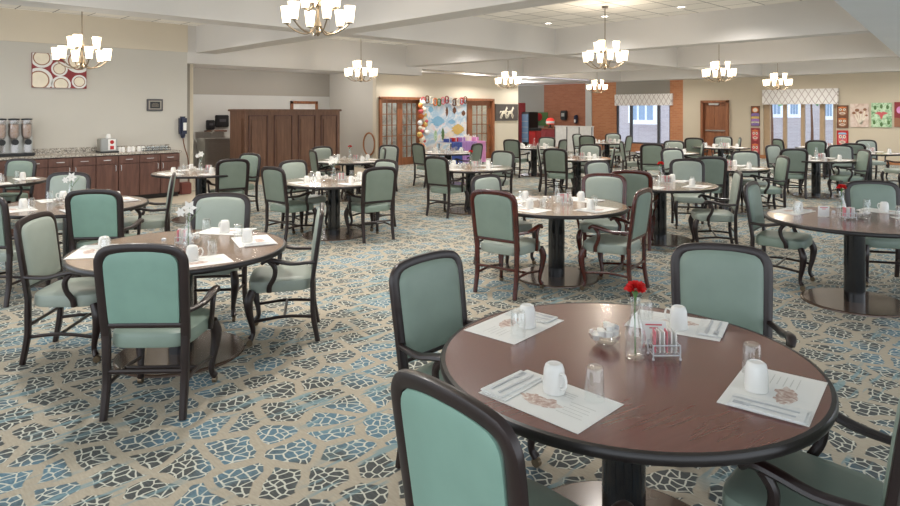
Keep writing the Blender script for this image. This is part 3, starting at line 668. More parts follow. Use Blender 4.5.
r = thing('notice_board', 'green notice board with a round red sign beside the cooler', 'board', (XB, (a.y+c.y)/2-.1, (a.z+c.z)/2)); obj('board', B((-.02, 0, 0), (.04, .8, .66), 0, .005), M['green'], r, False)
b = SW([(-.045, .12, .1), (-.06, .12, .1)], .2, n=24); obj('round_sign', b, M['redp'], r)
bx = onX(535, 140, XW-1.2); r = thing('red_cart', 'red wheeled cart with black top standing before the cooler', 'cart', (XW-.7, onX(535, 140, XW-.7).y, 0)); obj('body', B((0, 0, .55), (.4, .42, .7), 0, .03), M['redp'], r); obj('top', B((0, 0, .97), (.44, .46, .12), 0, .03), M['black'], r)
for sx in (-1, 1):
    for sy in (-1, 1): obj('wheel', SW([(sx*.15, sy*.15-.02, .06), (sx*.15, sy*.15+.02, .06)], .06, n=12), M['black'], r); 
for px, y0_, y1_, nm, w_, m_, lb in ((565, 110.5, 120, 'wall_telephone', .34, 'black', 'black wall box with rounded corners on the dark brick wall'), (577, 115, 123.5, 'sanitizer_dispenser', .16, 'navy', 'small navy dispenser with white label on the dark brick wall')):
    a = onX(px, y0_, XB); c = onX(px, y1_, XB); hh = a.z-c.z
    t = thing(nm if nm != 'wall_telephone' else 'towel_dispenser', lb, 'dispenser', (XB, a.y, c.z)); obj('housing', B((-.09, 0, hh/2), (.18, w_, hh), 0, .04), M[m_], t); obj('front_plate', B((-.182, .0, hh*(.55 if w_ > .2 else .3)), (.006, w_*.5, hh*.35)), M['steel'] if w_ > .2 else M['white'], t, False)

# ------------------------------------------------------------------ pictures on the back wall
def canvas(px0, px1, py0, py1, name, label, m_, cat='picture', th=.04):
    a = onX(px0, py0, XB); c = onX(px1, py1, XB); w = abs(a.y-c.y); zc = onX((px0+px1)/2, py0, XB).z; zb = onX((px0+px1)/2, py1, XB).z
    r = thing(name, label, cat, (XB, (a.y+c.y)/2, zb)); obj('canvas', B((-th/2, 0, (zc-zb)/2), (th, w, zc-zb), 0, .004), m_, r); return r, w, zc-zb
def flat(r, name, m_, pts, off=.043):   # flat painted shape; pts (right, up) seen from the room
    b = bm_new(); b.faces.new([b.verts.new((-off, -u, v)) for u, v in pts]); return obj(name, b, m_, r, False)
def ell(cx, cy, rx, ry, n=18, a0=0, a1=2*pi): return [(cx+rx*cos(a0+(a1-a0)*k/n), cy+ry*sin(a0+(a1-a0)*k/n)) for k in range(n if abs(a1-a0-2*pi) < .01 else n+1)]
def mask_panel(px0, px1, py0, py1, label, bg, acc, acc2, faces):
    r, w, h = canvas(px0, px1, py0, py1, 'carved_mask_panel', label, bg, 'wall panel')
    for k in range(faces):
        z0 = h*k/faces; fh = h/faces; zc = z0+fh*.5
        fc = flat(r, 'painted_face', acc, ell(0, zc, w*.40, fh*.42), .0425)
        for s in (-1, 1):
            e = flat(r, 'painted_eye', M['cream'], ell(s*w*.17, zc+fh*.12, w*.12, fh*.10), .0445); flat(e, 'pupil', M['black'], ell(s*w*.17, zc+fh*.12, w*.05, fh*.05), .0465)
        flat(r, 'painted_nose', acc2, [(-w*.05, zc-fh*.05), (w*.05, zc-fh*.05), (0, zc+fh*.16)], .045)
        flat(r, 'painted_mouth', M['cream'], ell(0, zc-fh*.2, w*.27, fh*.09), .0445); flat(r, 'painted_lips', M['wine'], ell(0, zc-fh*.2, w*.2, fh*.035), .046)
        flat(r, 'painted_brow', acc2, [(-w*.38, zc+fh*.26), (w*.38, zc+fh*.26), (w*.3, zc+fh*.36), (-w*.3, zc+fh*.36)], .0455)
r, w, h = canvas(751.3, 760, 106, 126, 'painted_wall_panel', 'narrow striped panel in brown, lilac and yellow left of the window', M['brown'], 'wall panel')
flat(r, 'painted_disc', M['cream'], ell(0, h*.80, w*.27, h*.1)); flat(r, 'painted_ring', M['orange'], ell(0, h*.80, w*.38, h*.14), .0418)
for k, (m_, z, t_) in enumerate((('lilac', .55, .07), ('yellow', .42, .05), ('purple', .28, .06), ('cream', .18, .04), ('lilac', .08, .06))):
    flat(r, 'painted_stripe', M[m_], [(-w*.45, h*(z-t_)), (w*.45, h*(z-t_)), (w*.45, h*(z+t_)), (0, h*(z+t_+.04)), (-w*.45, h*(z+t_))])
mask_panel(751.3, 760, 128, 156, 'narrow red carved mask panel low on the wall left of window', M['wine'], M['rose'], M['orange'], 2)
mask_panel(837, 848.5, 105.3, 128, 'brown carved mask panel right of the window beside mushroom picture', M['brown'], M['coffee'], M['orange'], 2)
mask_panel(837, 848.5, 130.3, 147, 'red carved mask panel lower right of the window', M['redp'], M['rose'], M['skyblue'], 1)
r, w, h = canvas(850.5, 869, 103.7, 127, 'mushroom_picture', 'square canvas of long pale mushrooms on a blush ground', M['mushroom'])
for u0, v0, u1, v1, cr_ in ((.02, .12, -.3, .6, .10), (.05, .1, -.12, .72, .12), (.08, .1, .08, .62, .09), (.12, .12, .3, .75, .1), (.1, .15, .38, .5, .07)):
    nx, ny = (v1-v0)*h, -(u1-u0)*w; L2 = hypot(nx, ny); nx, ny = nx/L2*w*.03, ny/L2*w*.03
    s = flat(r, 'painted_stem', M['cream'], [(u0*w-nx, v0*h-ny), (u0*w+nx, v0*h+ny), (u1*w+nx, v1*h+ny), (u1*w-nx, v1*h-ny)]); flat(s, 'painted_cap', M['coffee'], ell(u1*w, v1*h, w*cr_, h*cr_*.6), .045)
r, w, h = canvas(871.5, 892, 102.8, 127.3, 'hummingbird_picture', 'square canvas of a pink flower shape on pale green leaves', M['greenart'])
flat(r, 'painted_bloom', M['rose'], [(-w*.34, h*.58), (-w*.1, h*.5), (0, h*.3), (w*.1, h*.5), (w*.34, h*.58), (w*.1, h*.64), (0, h*.6), (-w*.1, h*.64)])
for u, v in ((-.3, .8), (.3, .82), (0, .85), (-.35, .2), (.35, .2), (0, .12)): flat(r, 'painted_leaf', M['green'], ell(u*w, v*h, w*.07, h*.09))
r, w, h = canvas(894.5, 910, 102, 127, 'dark_flower_picture', 'dark red canvas with magenta flower at the right edge', M['wine'])
flat(r, 'painted_bloom', M['magenta'], ell(-w*.15, h*.68, w*.2, h*.14)); flat(r, 'painted_ground', M['coffee'], [(-w*.5, .01), (w*.5, .01), (w*.5, h*.3), (-w*.5, h*.38)])

# ------------------------------------------------------------------ chandeliers, downlights
def chandelier():
    r = thing('chandelier', None, 'chandelier')
    obj('hub', LA([(0, 0), (.012, .01), (.03, .04), (.02, .07), (.045, .11), (.03, .16), (.014, .2), (.014, .30), (.035, .33), (.03, .38), (.012, .42), (.012, .56), (0, .56)], 16), M['nickel'], r)
    obj('rod', SW([(0, 0, .55), (0, 0, 1.13)], .008, n=6), M['nickel'], r); obj('ceiling_canopy', LA([(0, 1.08), (.05, 1.085), (.06, 1.12), (0, 1.12)], 16), M['nickel'], r)
    for k in range(9):
        lo = k < 6; a = 2*pi*k/6+.3 if lo else 2*pi*(k-6)/3+.8; R_ = .345 if lo else .20; z = .15 if lo else .33
        dx, dy = cos(a), sin(a)
        pr = [(.03, z-.05 if lo else .36), (.12, z-.12 if lo else .30), (.24 if lo else .15, z-.09 if lo else .29), (R_, z-.01)]
        arm = obj('arm', SW(spline([(dx*p, dy*p, q) for p, q in pr], 5), .009, n=6), M['nickel'], r)
        obj('candle_cup', LA([(0, 0), (.03, .005), (.034, .02), (.012, .02)], 12, (dx*R_, dy*R_, z-.015)), M['nickel'], arm)
        obj('lamp_shade', LA([(.0, 0), (.040, .0), (.048, .06), (.062, .175), (.058, .175), (.044, .06), (.034, .01)], 14, (dx*R_, dy*R_, z)), M['shade'], r)
    freeze(r); return r
CH = chandelier(); cu = [False]
chs = [(82, 9.5, 2.41, 'nine-light chandelier hanging by the coffee cup canvas'), (318, 6.85, 2.60, 'largest nearest nine-light chandelier at the top of the view'), (361, 15, 2.47, 'nine-light chandelier hanging near the oval mirror and french doors'), (508, 19, 2.46, 'nine-light chandelier hanging above the horse picture'),
       (605, 11.2, 2.52, 'nine-light chandelier hanging in the tiled ceiling coffer'), (719, 15.5, 2.49, 'nine-light chandelier hanging before the wooden exit door'), (777.5, 18.7, 2.40, 'nine-light chandelier hanging before the picture wall valance'), (597, 24.0, 2.46, 'smallest farthest chandelier hanging before the brick wall')]
LP = []
for i, (px, d, z, lb) in enumerate(chs):
    x, y = ld((px-450)/F*d, d); place(CH, cu, (x, y, z), math.atan2(y, x)-.04, lb, 'nine-light chandeliers'); LP.append((x, y, z))
    for o in ([CH] if i == 0 else [bpy.data.objects[-1]] if False else []): pass
def light(kind, name, loc, power, col=(1, .93, .82), size=.1, **k):
    l = bpy.data.lights.new(name, kind); l.energy = power; l.color = col
    if kind == 'AREA': l.size = size
    else: l.shadow_soft_size = size
    for a_, v_ in k.items(): setattr(l, a_, v_)
    o = bpy.data.objects.new(name, l); C.objects.link(o); o.location = loc; return o
for x, y, z in LP: light('POINT', 'chandelier_light', (x, y, z+.42), 55, (1, .91, .80), .06)
cans = []
for cx in (2.0, 4.6, 7.2, 11.1, 13.6, 16.8, 19.6, 23.4):
    for cy in (3.9, 5.4, 7.0, 8.4, 10.6, 13.0): cans.append((cx, cy))
DL = None; du = [False]
r0 = thing('recessed_downlight', None, 'ceiling light'); obj('trim_ring', LA([(.075, 0), (.10, -.006), (.10, -.012), (.07, -.012), (.065, 0)], 20), M['white'], r0); obj('lens', LA([(0, -.003), (.068, -.004), (.068, -.001), (0, 0)], 20), M['lens'], r0); freeze(r0)
vis = {(11.1, 8.4): 'round recessed ceiling light nearest the coffer corner', (11.1, 7.0): 'round recessed ceiling light above the tiled coffer chandelier', (11.1, 5.4): 'round recessed ceiling light to the right in the tiled coffer'}
for (cx, cy) in cans:
    lb = vis.get((cx, cy), 'small round recessed light set into a ceiling coffer')
    place(r0, du, (cx, cy, ZT), 0, lb, 'recessed ceiling lights')
for cx in (2.0, 4.6, 7.2, 11.1, 13.6, 16.8, 19.6, 23.4):
    for cy in (4.6, 7.4, 11.8)+((15.6,) if 13 < cx < 20 else ()):  # the row nearest the french wall is added fill without cans
        light('SPOT', 'downlight_and_fill_beam', (cx, cy, ZT-.06), 250 if cx > 18 or cy > 15 else 175, (1, .965, .92), .12, spot_size=radians(150), spot_blend=1)

for x_, y_ in fill_beyond: light('POINT', 'room_fill', (x_, y_, 2.8), 60, (1, .96, .9), .15)  # unseen lamps added to brighten the rooms behind the glass
for x_, y_, p_ in ((8.3, 16.9, 50), (10.8, 17.2, 45), (22.2, 18.2, 90), (6.6, 16.4, 30)): light('POINT', 'recess_fill', (x_, y_, 2.85), p_, (1, .97, .94), .15)  # unseen fill lamps added in the alcove and the nook
# ------------------------------------------------------------------ chair
def yb_(z): return -.235-(z-.48)*.14
def chair():
    r = thing('dining_armchair', None, 'chair')
    # back frame: posts and arched top in one bent loop
    zt_ = 1.01; R_ = []
    for p in [(-.230, .46), (-.235, .60), (-.241, .80), (-.243, .90), (-.237, .95), (-.198, .992), (-.09, 1.008), (0, 1.010)]: R_.append(p)
    full = R_+[(-x, z) for x, z in R_[-2::-1]]
    P = spline([(x, yb_(z), z) for x, z in full], 3)
    obj('back_frame', SW(P, (.018, .029), n=10, sq=.7, up=(0, 1, 0)), M['frame'], r)
    obj('back_rail', SW([(-.225, yb_(.545), .545), (.225, yb_(.545), .545)], (.018, .014), n=8, sq=.7), M['frame'], r)
    inn = [(x*.885, .56 if z < .5 else z-(z-.56)*.035) for x, z in full]
    inn = [(x, z) for x, z in inn]
    out_ = spline([(x, yb_(z), z) for x, z in inn], 2)
    nv = Vector((0, 1, .14)).normalized()
    obj('back_cushion', pillow(out_, [(0, .040), (.5, .038), (.86, .033), (.99, .024), (1.03, .014), (1, 0), (.98, -.012), (.9, -.017), (0, -.018)], nv), M['vinyl'], r)
    obj('outer_back', pillow([p-nv*.012 for p in out_], [(0, -.012), (.55, -.012), (.9, -.010), (.985, -.006), (.99, 0), (0, 0)], nv), M['vinyl2'], r)
    # seat
    so = []
    for j in range(32):
        a = 2*pi*j/32; c_, s_ = cos(a), sin(a); x = math.copysign(abs(c_)**.42, c_); y = math.copysign(abs(s_)**.42, s_)
        so.append((x*(.235+.03*(y+1)/2), .01+y*.245, .45))
    obj('seat', pillow(so, [(0, .056), (.7, .054), (.92, .047), (.985, .034), (1.0, .015), (1.0, -.035), (.97, -.047), (0, -.047)], (0, 0, 1)), M['vinyl'], r)
    for s in (-1, 1):
        obj('leg', SW(spline([(s*.230, yb_(.48), .48), (s*.228, -.237, .34), (s*.226, -.24, .2), (s*.228, -.275, 0)], 4), [(.026, .020), (.025, .021), (.024, .021), (.021, .019)], n=8, sq=.7, up=(1, 0, 0)), M['frame'], r)
        fl = obj('leg', SW(spline([(s*.235, .215, .42), (s*.252, .243, .34), (s*.245, .235, .24), (s*.232, .215, .14), (s*.230, .213, .085), (s*.242, .232, .05)], 4), [.030, .036, .028, .020, .018, .024], n=9), M['frame'], r)
        cb = SW([(s*.242-.012, .236, .024), (s*.242+.012, .236, .024)], .024, n=12); add_sweep(cb, [(s*.242, .234, .05), (s*.242, .236, .02)], .008, n=6)
        obj('caster', cb, M['caster'], fl)
        am = obj('armrest', SW(spline([(s*.245, yb_(.625)+.005, .625), (s*.266, -.18, .625), (s*.286, -.07, .628), (s*.294, .04, .655), (s*.294, .11, .662), (s*.291, .145, .635)], 4), [(.015, .018), (.015, .020), (.017, .025), (.018, .029), (.019, .027), (.013, .016)], n=9, up=(0, 0, 1)), M['frame'], r)
        obj('arm_support', SW(spline([(s*.293, .085, .655), (s*.295, .045, .60), (s*.289, .05, .53), (s*.270, .085, .46), (s*.262, .09, .41)], 4), [(.020, .017), (.019, .016), (.021, .017)], n=8), M['frame'], am)
        obj('stretcher', SW(spline([(s*.222, -.245, .19), (s*.222, -.02, .205), (s*.234, .215, .18)], 4), (.013, .011), n=7), M['frame'], r)
    obj('stretcher', SW([(-.222, -.02, .205), (.222, -.02, .205)], (.013, .011), n=7), M['frame'], r)
    obj('stretcher', SW([(-.222, -.242, .27), (.222, -.242, .27)], (.014, .011), n=7), M['frame'], r)
    freeze(r); return r
CHAIR = chair(); chu = [False]

# ------------------------------------------------------------------ table
TR, TZ = .76, .783
def table(mt='table'):
    r = thing('round_dining_table', None, 'table')
    obj('tabletop', LA([(0, -.03), (TR-.02, -.03), (TR-.02, 0), (0, 0)], 72, (0, 0, TZ)), M[mt], r)
    obj('edge_band', LA([(TR-.03, -.036), (TR-.004, -.034), (TR, -.026), (TR, -.010), (TR-.006, -.001), (TR-.022, .0006), (TR-.022, -.036)], 72, (0, 0, TZ)), M['edge'], r)
    obj('column', LA([(.088, .012), (.088, .73), (.0, .73)], 28), M['column'], r)
    obj('spider_plate', B((0, 0, .738), (.7, .09, .022)), M['column'], r, False)
    obj('base_plate', LA([(0, .018), (.435, .018), (.4351, .018), (.45, .012), (.452, 0), (0, 0)], 56), M['base'], r)
    freeze(r); return r
TAB = {'table': (table('table'), [False]), 'table2': (table('table2'), [False]), 'table3': (table('table3'), [False])}

# table top things
def glass_proto():
    o = obj('water_glass', LA([(.033, 0), (.036, .002), (.034, .06), (.031, .112), (.026, .118), (0, .116), (0, .108), (.026, .108), (.031, .06), (.033, 0)], 20, flute=.0), M['glass']); o['category'] = 'glass'; return o
GLS = glass_proto(); gu = [False]
def mat_proto():
    r = thing('paper_placemat', None, 'placemat')
    obj('sheet', B((0, 0, .001), (.42, .285, .0016)), M['paper'], r, False)
    b = bm_new(); rr = random.Random(5)
    for ox, oy, sx, sy in ((-.02, -.045, .075, .028), (.02, -.035, .05, .03), (-.05, -.03, .03, .02)):
        b.faces.new([b.verts.new((ox+sx*(1+.25*sin(5*a_))*cos(a_), oy+sy*(1+.3*cos(4*a_))*sin(a_), .0022)) for a_ in [2*pi*k/22 for k in range(22)]])
    obj('sepia_drawing', b, M['sepia'], r, False)
    b = bm_new()
    for k in range(5): add_box(b, (.12, -.06+k*.022, .0022), (.10-.02*(k % 2), .0025, .0006))
    for k in range(3): add_box(b, (.03, .05+k*.015, .0022), (.07, .0025, .0006))
    obj('printed_lines', b, M['ink'], r, False); freeze(r); return r
MAT = mat_proto(); mu = [False]
def nap_proto():
    r = thing('paper_napkin', None, 'napkin')
    obj('fold', B((0, 0, .004), (.10, .235, .006), .0, .002), M['napkin'], r); obj('under_fold', B((.012, -.006, .0015), (.11, .24, .002), .04), M['napkin'], r, False); freeze(r); return r
NAP = nap_proto(); nu_ = [False]
def cut_proto(kind):
    b = bm_new()
    if kind == 'fork':
        add_sweep(b, [(0, -.095, .0), (0, .03, .002), (0, .045, .0)], [(.0018, .006), (.0015, .003), (.0015, .005)], n=6)
        add_box(b, (0, .056, .0), (.02, .022, .002))
        for k in range(4): add_box(b, (-.0085+k*.0057, .082, .0), (.003, .034, .002))
    else:
        add_sweep(b, [(0, -.10, .0), (0, 0, .001), (0, .01, 0)], [(.002, .006), (.002, .006), (.0015, .005)], n=6)
        add_sweep(b, [(0, .01, 0), (0, .08, 0), (-.004, .11, 0)], [(.001, .008), (.001, .009), (.0008, .002)], n=6)
    o = obj('dinner_fork' if kind == 'fork' else 'table_knife', b, M['silver']); o['category'] = kind; return o
FORK, KNIFE = cut_proto('fork'), cut_proto('knife'); fu, ku = [False], [False]
def vase_proto(kind):
    lily = kind == 'lily'
    r = thing('bud_vase', None, 'vase')
    obj('vase_body', LA([(0, .004), (.036, .0), (.041, .01), (.037, .06), (.042, .09), (.036, .12), (.022, .165), (.017, .21), (.022, .245), (.019, .245), (.013, .21), (.018, .165), (.031, .12), (.036, .09), (.032, .02), (0, .012)], 20, flute=.05), M['glass'], r)
    freeze(r)
    f = thing('lily_stem' if lily else 'red_carnation', None, 'flower')
    top = .30 if lily else .25
    obj('stem', SW(spline([(0, 0, .015), (.004, 0, .12), (.002, .002, .2), (.012 if lily else 0, 0, top)], 3), .003, n=6), M['green'], f)
    b = bm_new(); rr = random.Random(2)
    if lily:
        for (cx, cy, cz, s) in ((.012, 0, .30, .85), (-.045, -.02, .27, .6)):
            for k in range(6):
                a_ = k*pi/3; d = Vector((cos(a_), -.35, sin(a_)))
                c0 = Vector((cx, cy, cz)); w_ = Vector((-sin(a_), 0, cos(a_)))*.016*s
                v = [b.verts.new(c0), b.verts.new(c0+d*.035*s+w_*1.2), b.verts.new(c0+d*.07*s+Vector((0, .015, 0))), b.verts.new(c0+d*.035*s-w_*1.2)]; b.faces.new(v)
        obj('petals', b, M['white_petal'], f)
        obj('leaf', SW(spline([(0, 0, .18), (.05, .01, .25), (.09, .01, .30)], 3), [(.002, .004), (.002, .012), (.001, .002)], n=6), M['green'], f)
    else:
        for k in range(70):
            v = Vector((rr.gauss(0, 1), rr.gauss(0, 1), rr.gauss(0, 1))).normalized()
            if v.z < -.5: v.z *= -1
            c0 = Vector((0, 0, .285)); s1 = v.orthogonal().normalized(); s2 = v.cross(s1)
            R1 = .045*(.8+.3*rr.random()); v.z *= .72
            q = [b.verts.new(c0+v*.008), b.verts.new(c0+v*R1*.8+s1*.011), b.verts.new(c0+v*R1+s2*.007), b.verts.new(c0+v*R1*.85-s1*.011)]; b.faces.new(q)
        obj('petals', b, M['red'], f, False); obj('calyx', LA([(.004, .24), (.009, .26), (.014, .275)], 10), M['green'], f)
    freeze(f); return r, f
VASE, FLR = vase_proto('red'); V2, FLL = vase_proto('lily')
bpy.data.objects.remove(V2.children[0]); bpy.data.objects.remove(V2)
vu, fru, flu = [False], [False], [False]
def bowl_proto():
    r = thing('creamer_bowl', None, 'bowl')
    n = 24; b = LA([(0, .006), (.03, .0), (.036, .004), (.058, .03), (.068, .052), (.064, .052), (.054, .03), (.03, .01), (0, .012)], n, flute=.06)
    obj('bowl_body', b, M['glass'], r)
    rr = random.Random(4); cups = bm_new()
    for k in range(11):
        a_ = k*2.4; R1 = .038*math.sqrt(k/11)+.004; add_lathe(cups, [(.0, 0), (.013, 0), (.017, .022), (.0, .024)], 10, (R1*cos(a_)*1.1, R1*sin(a_)*1.1, .03+.018*(k % 3)-R1*.1))
    st = obj('creamer_cups', cups, M['ceramic'], r); st['kind'] = 'stuff'
    freeze(r); return r
BOWL = bowl_proto(); bu = [False]
def caddy_proto():
    r = thing('condiment_caddy', None, 'caddy')
    b = bm_new()
    for z in (.02, .06): add_sweep(b, [(-.055, -.035, z), (.055, -.035, z), (.055, .035, z), (-.055, .035, z)], .003, n=6, closed=True)
    for x in (-.055, .055):
        for y in (-.035, .035): add_sweep(b, [(x, y, 0), (x, y, .062)], .003, n=6); add_ball(b, (x, y, .004), .006)
    obj('wire_rack', b, M['silver'], r)
    obj('glass_holder', B((0, 0, .055), (.10, .06, .09), 0, .008), M['glass'], r)
    for k in range(6):
        obj('sugar_packet', B((-.04+.016*k, .0, .07), (.004, .05, .085), .1*(k % 3-1)), M['ceramic'] if k % 3 else M['pink'], r, False)
    freeze(r); return r
CAD = caddy_proto(); cau = [False]
def card_proto():
    r = thing('menu_card', None, 'card')
    obj('card_sheet', B((0, 0, .055), (.105, .003, .10), 0, .001), M['white'], r, False)
    b = bm_new(); add_box(b, (0, -.003, .09), (.07, .001, .006)); add_box(b, (0, -.003, .076), (.035, .001, .005)); obj('red_heading', b, M['rose'], r, False)
    obj('card_foot', B((0, 0, .003), (.11, .03, .006)), M['glass'], r, False); freeze(r); return r
CARD = card_proto(); cdu = [False]
def shaker_proto():
    r = thing('salt_shaker', None, 'shaker'); obj('jar', LA([(0, 0), (.018, 0), (.021, .02), (.017, .055), (0, .055)], 12), M['glass'], r); obj('cap', LA([(.017, .055), (.017, .068), (.008, .075), (0, .075)], 12), M['silver'], r); freeze(r); return r
SHK = shaker_proto(); shu = [False]

# tables: name, centre from camera (right, ahead), finish, flower, description
def L(px, py): d = F*(H-TZ)/(py-HZ); return ((px-450)/F*d, d)
TABLES = [
 ('T0', (.718, 2.634), 'table', 'red', 'large foreground table'),
 ('T1', (-2.002, 4.743), 'table2', 'lily', 'left foreground table with white lily'),
 ('T2', (1.156, 6.919), 'table3', 'none', 'centre table with mahogany chairs'),
 ('T3', (3.808, 5.996), 'table', 'red', 'dark table cut by the right edge'),
 ('T4', L(72, 204.5), 'table2', 'lily', 'table behind the lily table'),
 ('T5', L(-14, 181.5), 'table2', 'none', 'table at the left edge by the counter'),
 ('T6', L(201, 172), 'table3', 'lily', 'table past the counter end'),
 ('T7', L(334, 181), 'table3', 'lily', 'table in front of the wood partition'),
 ('T8', L(350, 160.5), 'table3', 'red', 'table by the partition and oval mirror'),
 ('T9', L(470.5, 167.5), 'table3', 'red', 'table facing the party backdrop'),
 ('T10', L(448, 152.3), 'table3', 'none', 'table nearest the party backdrop'),
 ('T11', L(577, 158), 'table3', 'none', 'table facing the white divider'),
 ('T12', L(534, 147.3), 'table3', 'none', 'table under the horse picture'),
 ('T13', L(607, 142.5), 'table3', 'none', 'farthest table by the brick wall'),
 ('T14', L(660, 184), 'table3', 'red', 'table right behind the mahogany chairs'),
 ('T15', L(724, 167), 'table3', 'none', 'table before the wooden exit door'),
 ('T16', L(816, 159), 'table3', 'none', 'table in front of picture wall window'),
 ('T17', L(868, 152.5), 'table3', 'none', 'table under the canvas pictures'),
 ('T18', L(667, 152.5), 'table3', 'none', 'table before the brick wall window'),
 ('T19', L(721, 147), 'table3', 'none', 'table right at the wooden exit door'),
 ('T20', L(826, 147.5), 'table3', 'none', 'table right at the picture wall window'),
]
TC = {}
SECT = ['right', 'far right', 'far', 'far left', 'left', 'near left', 'near', 'near right']
def sector(dl, dd): return SECT[int(round(math.atan2(dd, dl)/(pi/4))) % 8]
def rot_of(fl, fd):            # facing vector (right, ahead) -> object z rotation so local +Y faces it
    x, y = ld(fl, fd); return math.atan2(y, x)-pi/2
for nm, (l_, d_), fin, flo, desc in TABLES:
    TC[nm] = (l_, d_, desc); x, y = ld(l_, d_); p, u = TAB[fin]
    place(p, u, (x, y, 0), .3+d_, 'round pedestal dining table, the %s' % desc, 'round dining tables')
# chairs: (table, pixel x of back top centre, pixel y of back top)  or explicit (origin l,d, facing)
ZB = 1.01
CHAIRS = [('T0', None, (.226, 1.977), (.754, .657), ''), ('T0', None, (.10, 3.206), (.734, -.68), ''), ('T0', None, (1.46, 3.38), (-.32, -.947), ''), ('T0', None, (1.26, 2.20), (-.72, .69), '')]
def add(t, px, py, style='', f=None): CHAIRS.append((t, (px, py), None, f, style))
add('T1', 141, 243, '', (-.03, 1)); add('T1', 36, 217, 'g', (1, .1)); add('T1', 321, 207.5, 'g', (-.98, -.20)); add('T1', 221, 195.5, 'g', (.1, -1))
add('T2', 493, 192, 'mg', (.60, .80)); add('T2', 643, 190, 'mg', (-.72, .5)); add('T2', 486, 177, 'g'); add('T2', 604, 175.5, 'gm', (-.3, -1))
add('T3', 752, 184, '', (.72, -.6)); add('T3', 872, 183, '', (-.25, -1))
add('T4', 69, 174, 'g', (.05, -1)); add('T4', 94, 191, '', (-.1, 1)); add('T4', 173, 175, 'g', (-.9, -.35)); add('T4', -18, 197, 'g')
add('T5', 21, 161, '', (-.1, -1)); add('T5', -70, 165, 'g')
add('T6', 233, 160, 'o', (-.55, .8)); add('T6', 250, 154.5, 'o')
add('T7', 273, 168, 'o', (.6, .75)); add('T7', 380, 168, 'o', (-.55, .8)); add('T7', 293, 162, 'g'); add('T7', 386, 161, 'g')
add('T8', 313, 150.5, 'o'); add('T8', 322, 147.5, 'g'); add('T8', 384, 149, 'o'); add('T8', 389, 146, 'g')
add('T9', 436, 157, 'o', (.6, .75)); add('T9', 503, 152, 'g')
add('T10', 418, 144, 'o', (.8, .6)); add('T10', 477, 144, 'o')
add('T11', 555, 149, 'o', (.5, .8)); add('T11', 538, 146, 'g', (1, -.1)); add('T11', 614, 148, 'o'); add('T11', 590, 145.5, 'g'); 
add('T14', 597, 162, 'g'); add('T14', 631, 171, 'om', (.35, .93)); add('T14', 687, 160, 'g', (-.2, -1)); add('T14', 738, 172.5, 'g', (-.92, .25))
add('T12', 511.5, 140, 'o', (.6, .75)); add('T12', 547, 138, 'g'); add('T12', 563, 140, 'o')
add('T13', 587, 136, 'o', (.5, .8)); add('T13', 577, 134.5, 'g'); add('T13', 613, 134, 'g'); add('T13', 629, 136, 'g')
add('T15', 711, 157.5, 'o', (.1, 1)); add('T15', 672, 149.5, 'g'); add('T15', 745, 152, 'g', (-.1, -1)); add('T15', 783, 157, '', (-.95, .1))
add('T16', 794, 149.5, 'o', (.25, .95)); add('T16', 773, 146, 'g'); add('T16', 864, 150.5, '', (-.95, .15)); add('T16', 840, 146, 'g', (-.2, -1))
add('T17', 853, 144, 'o', (.4, .9)); add('T17', 866, 140.3, 'g', (-.1, -1)); add('T17', 913, 147, 'g', (-1, -.1))
add('T18', 652, 144.5, 'o', (.2, 1)); add('T18', 622, 142, 'g', (1, -.1)); add('T18', 674, 141.5, 'g'); add('T18', 703, 143.5, 'o', (-.9, .3))
add('T19', 694, 138.5, 'o', (.5, .8)); add('T19', 723, 137, 'g'); add('T19', 740, 138.5, 'o', (-.9, .3))
add('T20', 816, 141, 'g', (.1, .9)); add('T20', 778, 139.5, 'g')
CS = []; used_lab = {}
for t, pp, org, f, st in CHAIRS:
    tl, td, desc = TC[t]
    if pp:
        d = F*(H-ZB)/(pp[1]-HZ); l = (pp[0]-450)/F*d
        if f is None: f = (tl-l, td-d)
        n_ = hypot(*f); f = (f[0]/n_, f[1]/n_); ol, od = l+.30*f[0], d+.30*f[1]
        vl, vd = ol-tl, od-td; q = hypot(vl, vd)
        k = min(max(q, .78), 1.3)
        if k != q:
            ol, od = tl+vl/q*k, td+vd/q*k
            # keep the chair on its own sight line: slide so its back stays at the same picture column
            bl, bd = ol-.30*f[0], od-.30*f[1]; want = (pp[0]-450)/F*bd; ol += want-bl
    else: ol, od = org; n_ = hypot(*f); f = (f[0]/n_, f[1]/n_)
    x, y = ld(ol, od); s = sector(ol-tl, od-td); CS.append((ol, od, t))
    col = 'green'
    frm = 'reddish wood' if 'm' in st else 'dark wood'
    k = (t, s); used_lab[k] = used_lab.get(k, 0)+1
    pos = {1: s, 2: s+' corner', 3: s+' end'}[used_lab[k]]
    lb = '%s padded %s armchair at the %s side of the %s' % (col, frm, pos, desc)
    w_ = lb.split()
    if len(w_) > 16: lb = 'green padded armchair at the %s side of the %s' % (pos, desc)
    if len(lb.split()) > 16: lb = 'green armchair, %s side of the %s' % (pos, desc)
    mats = {}
    if 'm' in st: mats['dark_walnut_frame'] = 'frame2'
    if 'g' in st: mats['sage_vinyl'] = 'vinyl3'; mats['sea_green_vinyl'] = 'vinyl'
    if 'o' in st: mats['sea_green_vinyl'] = 'vinyl4' if od > 6 else 'vinyl2'
    loc = (x, y, 0); rz = rot_of(*f)
    if not chu[0]: place(CHAIR, chu, loc, rz, lb, 'upholstered dining armchairs')
    else: dup(CHAIR, loc, rz, lb, 'upholstered dining armchairs', mats)
for i in range(len(CS)):
    for j in range(i):
        q = hypot(CS[i][0]-CS[j][0], CS[i][1]-CS[j][1])
        if q < .55: print('CLOSE chairs', CS[i], CS[j], round(q, 2))

